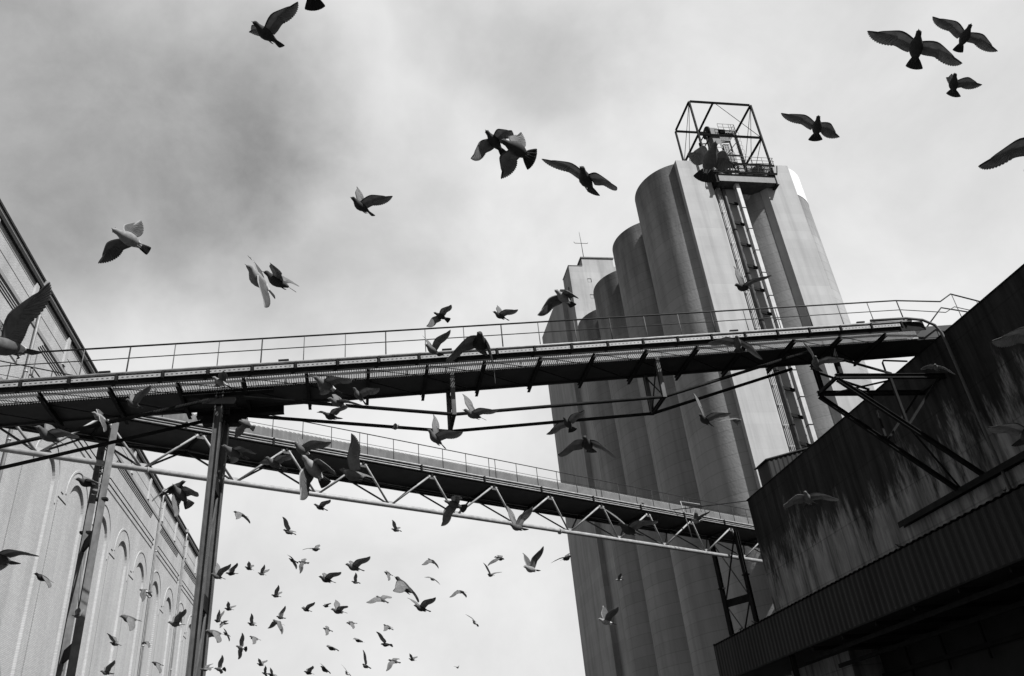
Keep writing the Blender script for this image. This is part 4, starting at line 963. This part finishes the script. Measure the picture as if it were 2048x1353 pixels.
((-1.95,12.04,4.11),(0.062,-0.330,2.349),(0.85,-0.38,-0.36),(-0.83,0.42,-0.36),'m',0.1,"blurred pigeon with big translucent wing across the front column's lower plate"),
((-4.30,28.85,7.55),(0.632,0.391,1.410),(0.99,-0.07,-0.13),(-0.99,0.05,-0.13),'m',0.3,'small pigeon with opened wings touching the tail of the blurred one at the column plate'),
((-3.36,27.56,7.54),(0.381,0.220,1.502),(0.84,0.12,0.53),(-0.80,0.26,0.53),'d',0.2,'dark pigeon with one narrow upright wing in the gap right of the front column cluster'),
((-2.31,25.66,7.28),(0.089,0.041,2.230),(0.52,-0.35,0.78),(-0.61,0.13,0.78),'d',0.4,'dark pigeon with one upright wing right above the mottled bird with hanging wings'),
((-1.91,20.67,6.06),(0.372,-0.366,1.931),(0.67,0.28,-0.69),(-0.57,-0.45,-0.69),'b',0.1,'mottled pigeon with both wings hanging like scissors in the lower flock'),
((-1.47,23.97,7.08),(0.290,-0.004,2.024),(0.88,0.06,0.46),(-0.86,-0.20,0.46),'d',0.1,'dark pigeon with wide rounded wing alone right of the middle of the flock'),
((-1.26,32.76,9.18),(0.039,-0.217,2.127),(0.88,-0.39,0.27),(-0.96,0.08,0.27),'d',0.1,'small stubby pigeon flying just in front of another with fanned wings'),
((-0.38,15.78,5.15),(0.203,-0.379,1.881),(0.90,0.09,0.42),(-0.91,-0.06,0.42),'m',0.2,'pigeon with fanned wings right behind the small stubby one in the middle lower sky'),
((-2.92,22.16,5.82),(0.605,0.892,1.787),(0.97,0.23,0.10),(-0.97,0.20,0.10),'b',1.0,'pigeon spread open with white rump and fan tail below the front column cluster'),
((-2.67,22.72,6.14),(0.291,-0.427,1.962),(0.93,-0.04,-0.38),(-0.88,0.30,-0.38),'m',0.1,'grey pigeon with wings down just right above the spread white rumped bird'),
((-3.53,23.06,5.50),(0.231,0.675,1.441),(0.84,0.35,0.41),(-0.90,-0.11,0.41),'b',1.0,'white rumped pigeon with mottled wing up at the bottom edge by the front column'),
((-3.57,21.31,5.23),(-0.070,-0.465,1.324),(1.00,0.02,-0.04),(-0.77,-0.63,-0.04),'m',0.1,'pigeon half hidden at the front column flange, level with the bottom white rumped one'),
((-3.31,30.44,6.80),(0.294,-0.097,1.345),(0.87,-0.17,0.46),(-0.87,0.18,0.46),'d',0.1,'dark pigeon with short V wings near the bottom edge, just above a crossed pair'),
((-3.82,36.86,7.54),(0.324,0.558,1.540),(0.98,0.08,0.20),(-0.98,0.06,0.20),'d',0.4,'left bird of a crossed dark pair at the bottom edge'),
((-2.56,26.65,5.82),(0.543,0.286,1.248),(0.89,0.34,0.29),(-0.96,0.02,0.29),'d',0.2,'right bird of the crossed dark pair at the bottom edge, wing leaning left'),
((-1.43,25.60,5.66),(0.251,-0.135,1.950),(0.90,-0.12,0.42),(-0.89,0.16,0.42),'d',0.2,'dark pigeon with cocked wing at the bottom edge left of a diagonal thin one'),
((-0.78,20.66,4.92),(0.659,0.174,1.271),(0.99,0.11,-0.01),(-1.00,0.09,-0.01),'d',0.1,'thin dark pigeon slanting down right along the bottom edge'),
((-0.37,28.88,6.08),(0.724,0.445,1.044),(0.85,0.53,0.05),(-0.87,0.50,0.05),'w',0.1,'faint white pigeon at the bottom edge right of the thin slanting one'),
((-0.93,25.63,6.84),(0.356,-0.642,1.762),(0.98,-0.07,-0.17),(-0.95,0.27,-0.17),'d',0.3,'dark pigeon with wing down in mid flock, left of the T shaped one'),
((-0.22,24.45,6.74),(0.029,-0.539,1.903),(0.96,-0.21,-0.21),(-0.97,0.15,-0.21),'d',0.1,'T shaped dark pigeon with one wing straight down in the lower flock'),
((-0.62,20.38,5.34),(0.414,-0.018,1.312),(0.99,-0.12,-0.09),(-0.99,0.12,-0.09),'d',0.1,'arched dark pigeon with drooping wings above the bottom edge trio'),
((-0.01,23.54,6.08),(0.438,-0.052,1.234),(0.99,0.13,-0.10),(-0.99,0.12,-0.10),'d',0.1,'slim dark pigeon seen edge on right of the arched drooping one'),
((0.78,23.23,6.32),(0.585,-0.238,1.133),(0.98,0.01,-0.22),(-0.97,-0.11,-0.22),'d',0.5,'dark pigeon with bunched wings, right side of the lower flock'),
((0.64,20.50,5.37),(0.207,0.420,1.052),(0.91,0.21,0.35),(-0.70,0.62,0.35),'d',0.2,'dark pigeon with one narrow wing up left, just beneath the bunched winged one'),
((0.17,20.92,4.98),(0.597,0.712,1.099),(0.67,0.64,0.37),(-0.82,0.45,0.36),'m',0.1,'pigeon with one long pale upright wing near the bottom edge'),
((0.85,21.26,5.10),(0.381,-0.560,1.076),(0.94,0.02,-0.33),(-0.92,0.20,-0.33),'d',0.2,'dark pigeon with long wing pointing down left near the bottom edge'),
((2.02,33.00,7.05),(0.332,-0.038,1.256),(0.87,-0.20,0.46),(-0.84,0.30,0.46),'d',0.6,'small dark pigeon, rightmost bird near the bottom edge of the flock'),
((7.10,62.66,11.18),(-0.169,0.156,-2.543),(0.94,-0.08,0.33),(-0.87,-0.37,0.33),'d',0.1,'tiniest far pigeon, a speck low in the empty sky left of the silos'),
((0.85,24.51,8.12),(0.376,-0.760,1.855),(0.95,-0.17,-0.26),(-0.94,0.20,-0.26),'d',0.1,'small dark pigeon at the left shoulder of the big black fluttering one'),
((0.48,8.74,3.78),(0.827,-0.174,1.259),(0.84,-0.46,-0.27),(-0.96,-0.02,-0.27),'d',0.1,'big black fluttering pigeon in the right half of the lower sky flock'),
((1.07,14.46,4.82),(0.325,0.053,1.896),(0.58,0.68,0.45),(-0.86,-0.29,0.41),'d',0.1,'dark pigeon with open V wings just below the big black fluttering one'),
((0.49,18.41,5.94),(0.703,-0.569,0.931),(0.95,-0.24,-0.19),(-0.75,0.63,-0.20),'m',0.1,'mottled pigeon with wing stretched left beneath the big black fluttering one'),
((2.09,23.57,8.17),(0.723,-0.348,1.036),(0.51,-0.68,-0.53),(-0.76,0.43,-0.48),'d',0.1,'dark pigeon with bent gull like wings, upper of two stacked right of the flock'),
((2.49,28.11,8.82),(0.578,0.109,0.891),(0.68,-0.69,-0.25),(-0.94,0.25,-0.23),'m',0.1,'smaller grey pigeon with curved wings, lower of the two stacked birds'),
((2.83,23.08,7.14),(0.308,-0.137,0.928),(0.85,-0.03,-0.52),(-0.48,0.67,-0.57),'d',0.1,'lone dark pigeon with broad drooping wing right of the stacked pair'),
((3.23,18.57,6.78),(-0.533,0.620,-2.836),(0.86,-0.44,-0.27),(-0.54,-0.77,-0.34),'d',0.1,'dark pigeon flying right with wing down, above a pale V winged one'),
((3.41,21.19,7.08),(0.352,0.312,0.527),(0.83,0.02,0.55),(-0.80,0.25,0.55),'m',0.1,'pale V winged pigeon beneath the dark one flying right'),
((3.14,22.78,6.21),(0.757,0.367,0.912),(0.83,0.54,-0.11),(-0.86,0.50,-0.11),'w',0.1,'thin pigeon with bright white wing tip in the empty sky left of the silos'),
]

rng = random.Random(4)
for loc, rot, rd, ld, tone, fan, lab in BIRDS:
    pigeon(loc, rot, rd, ld, tone, fan, lab, rng)
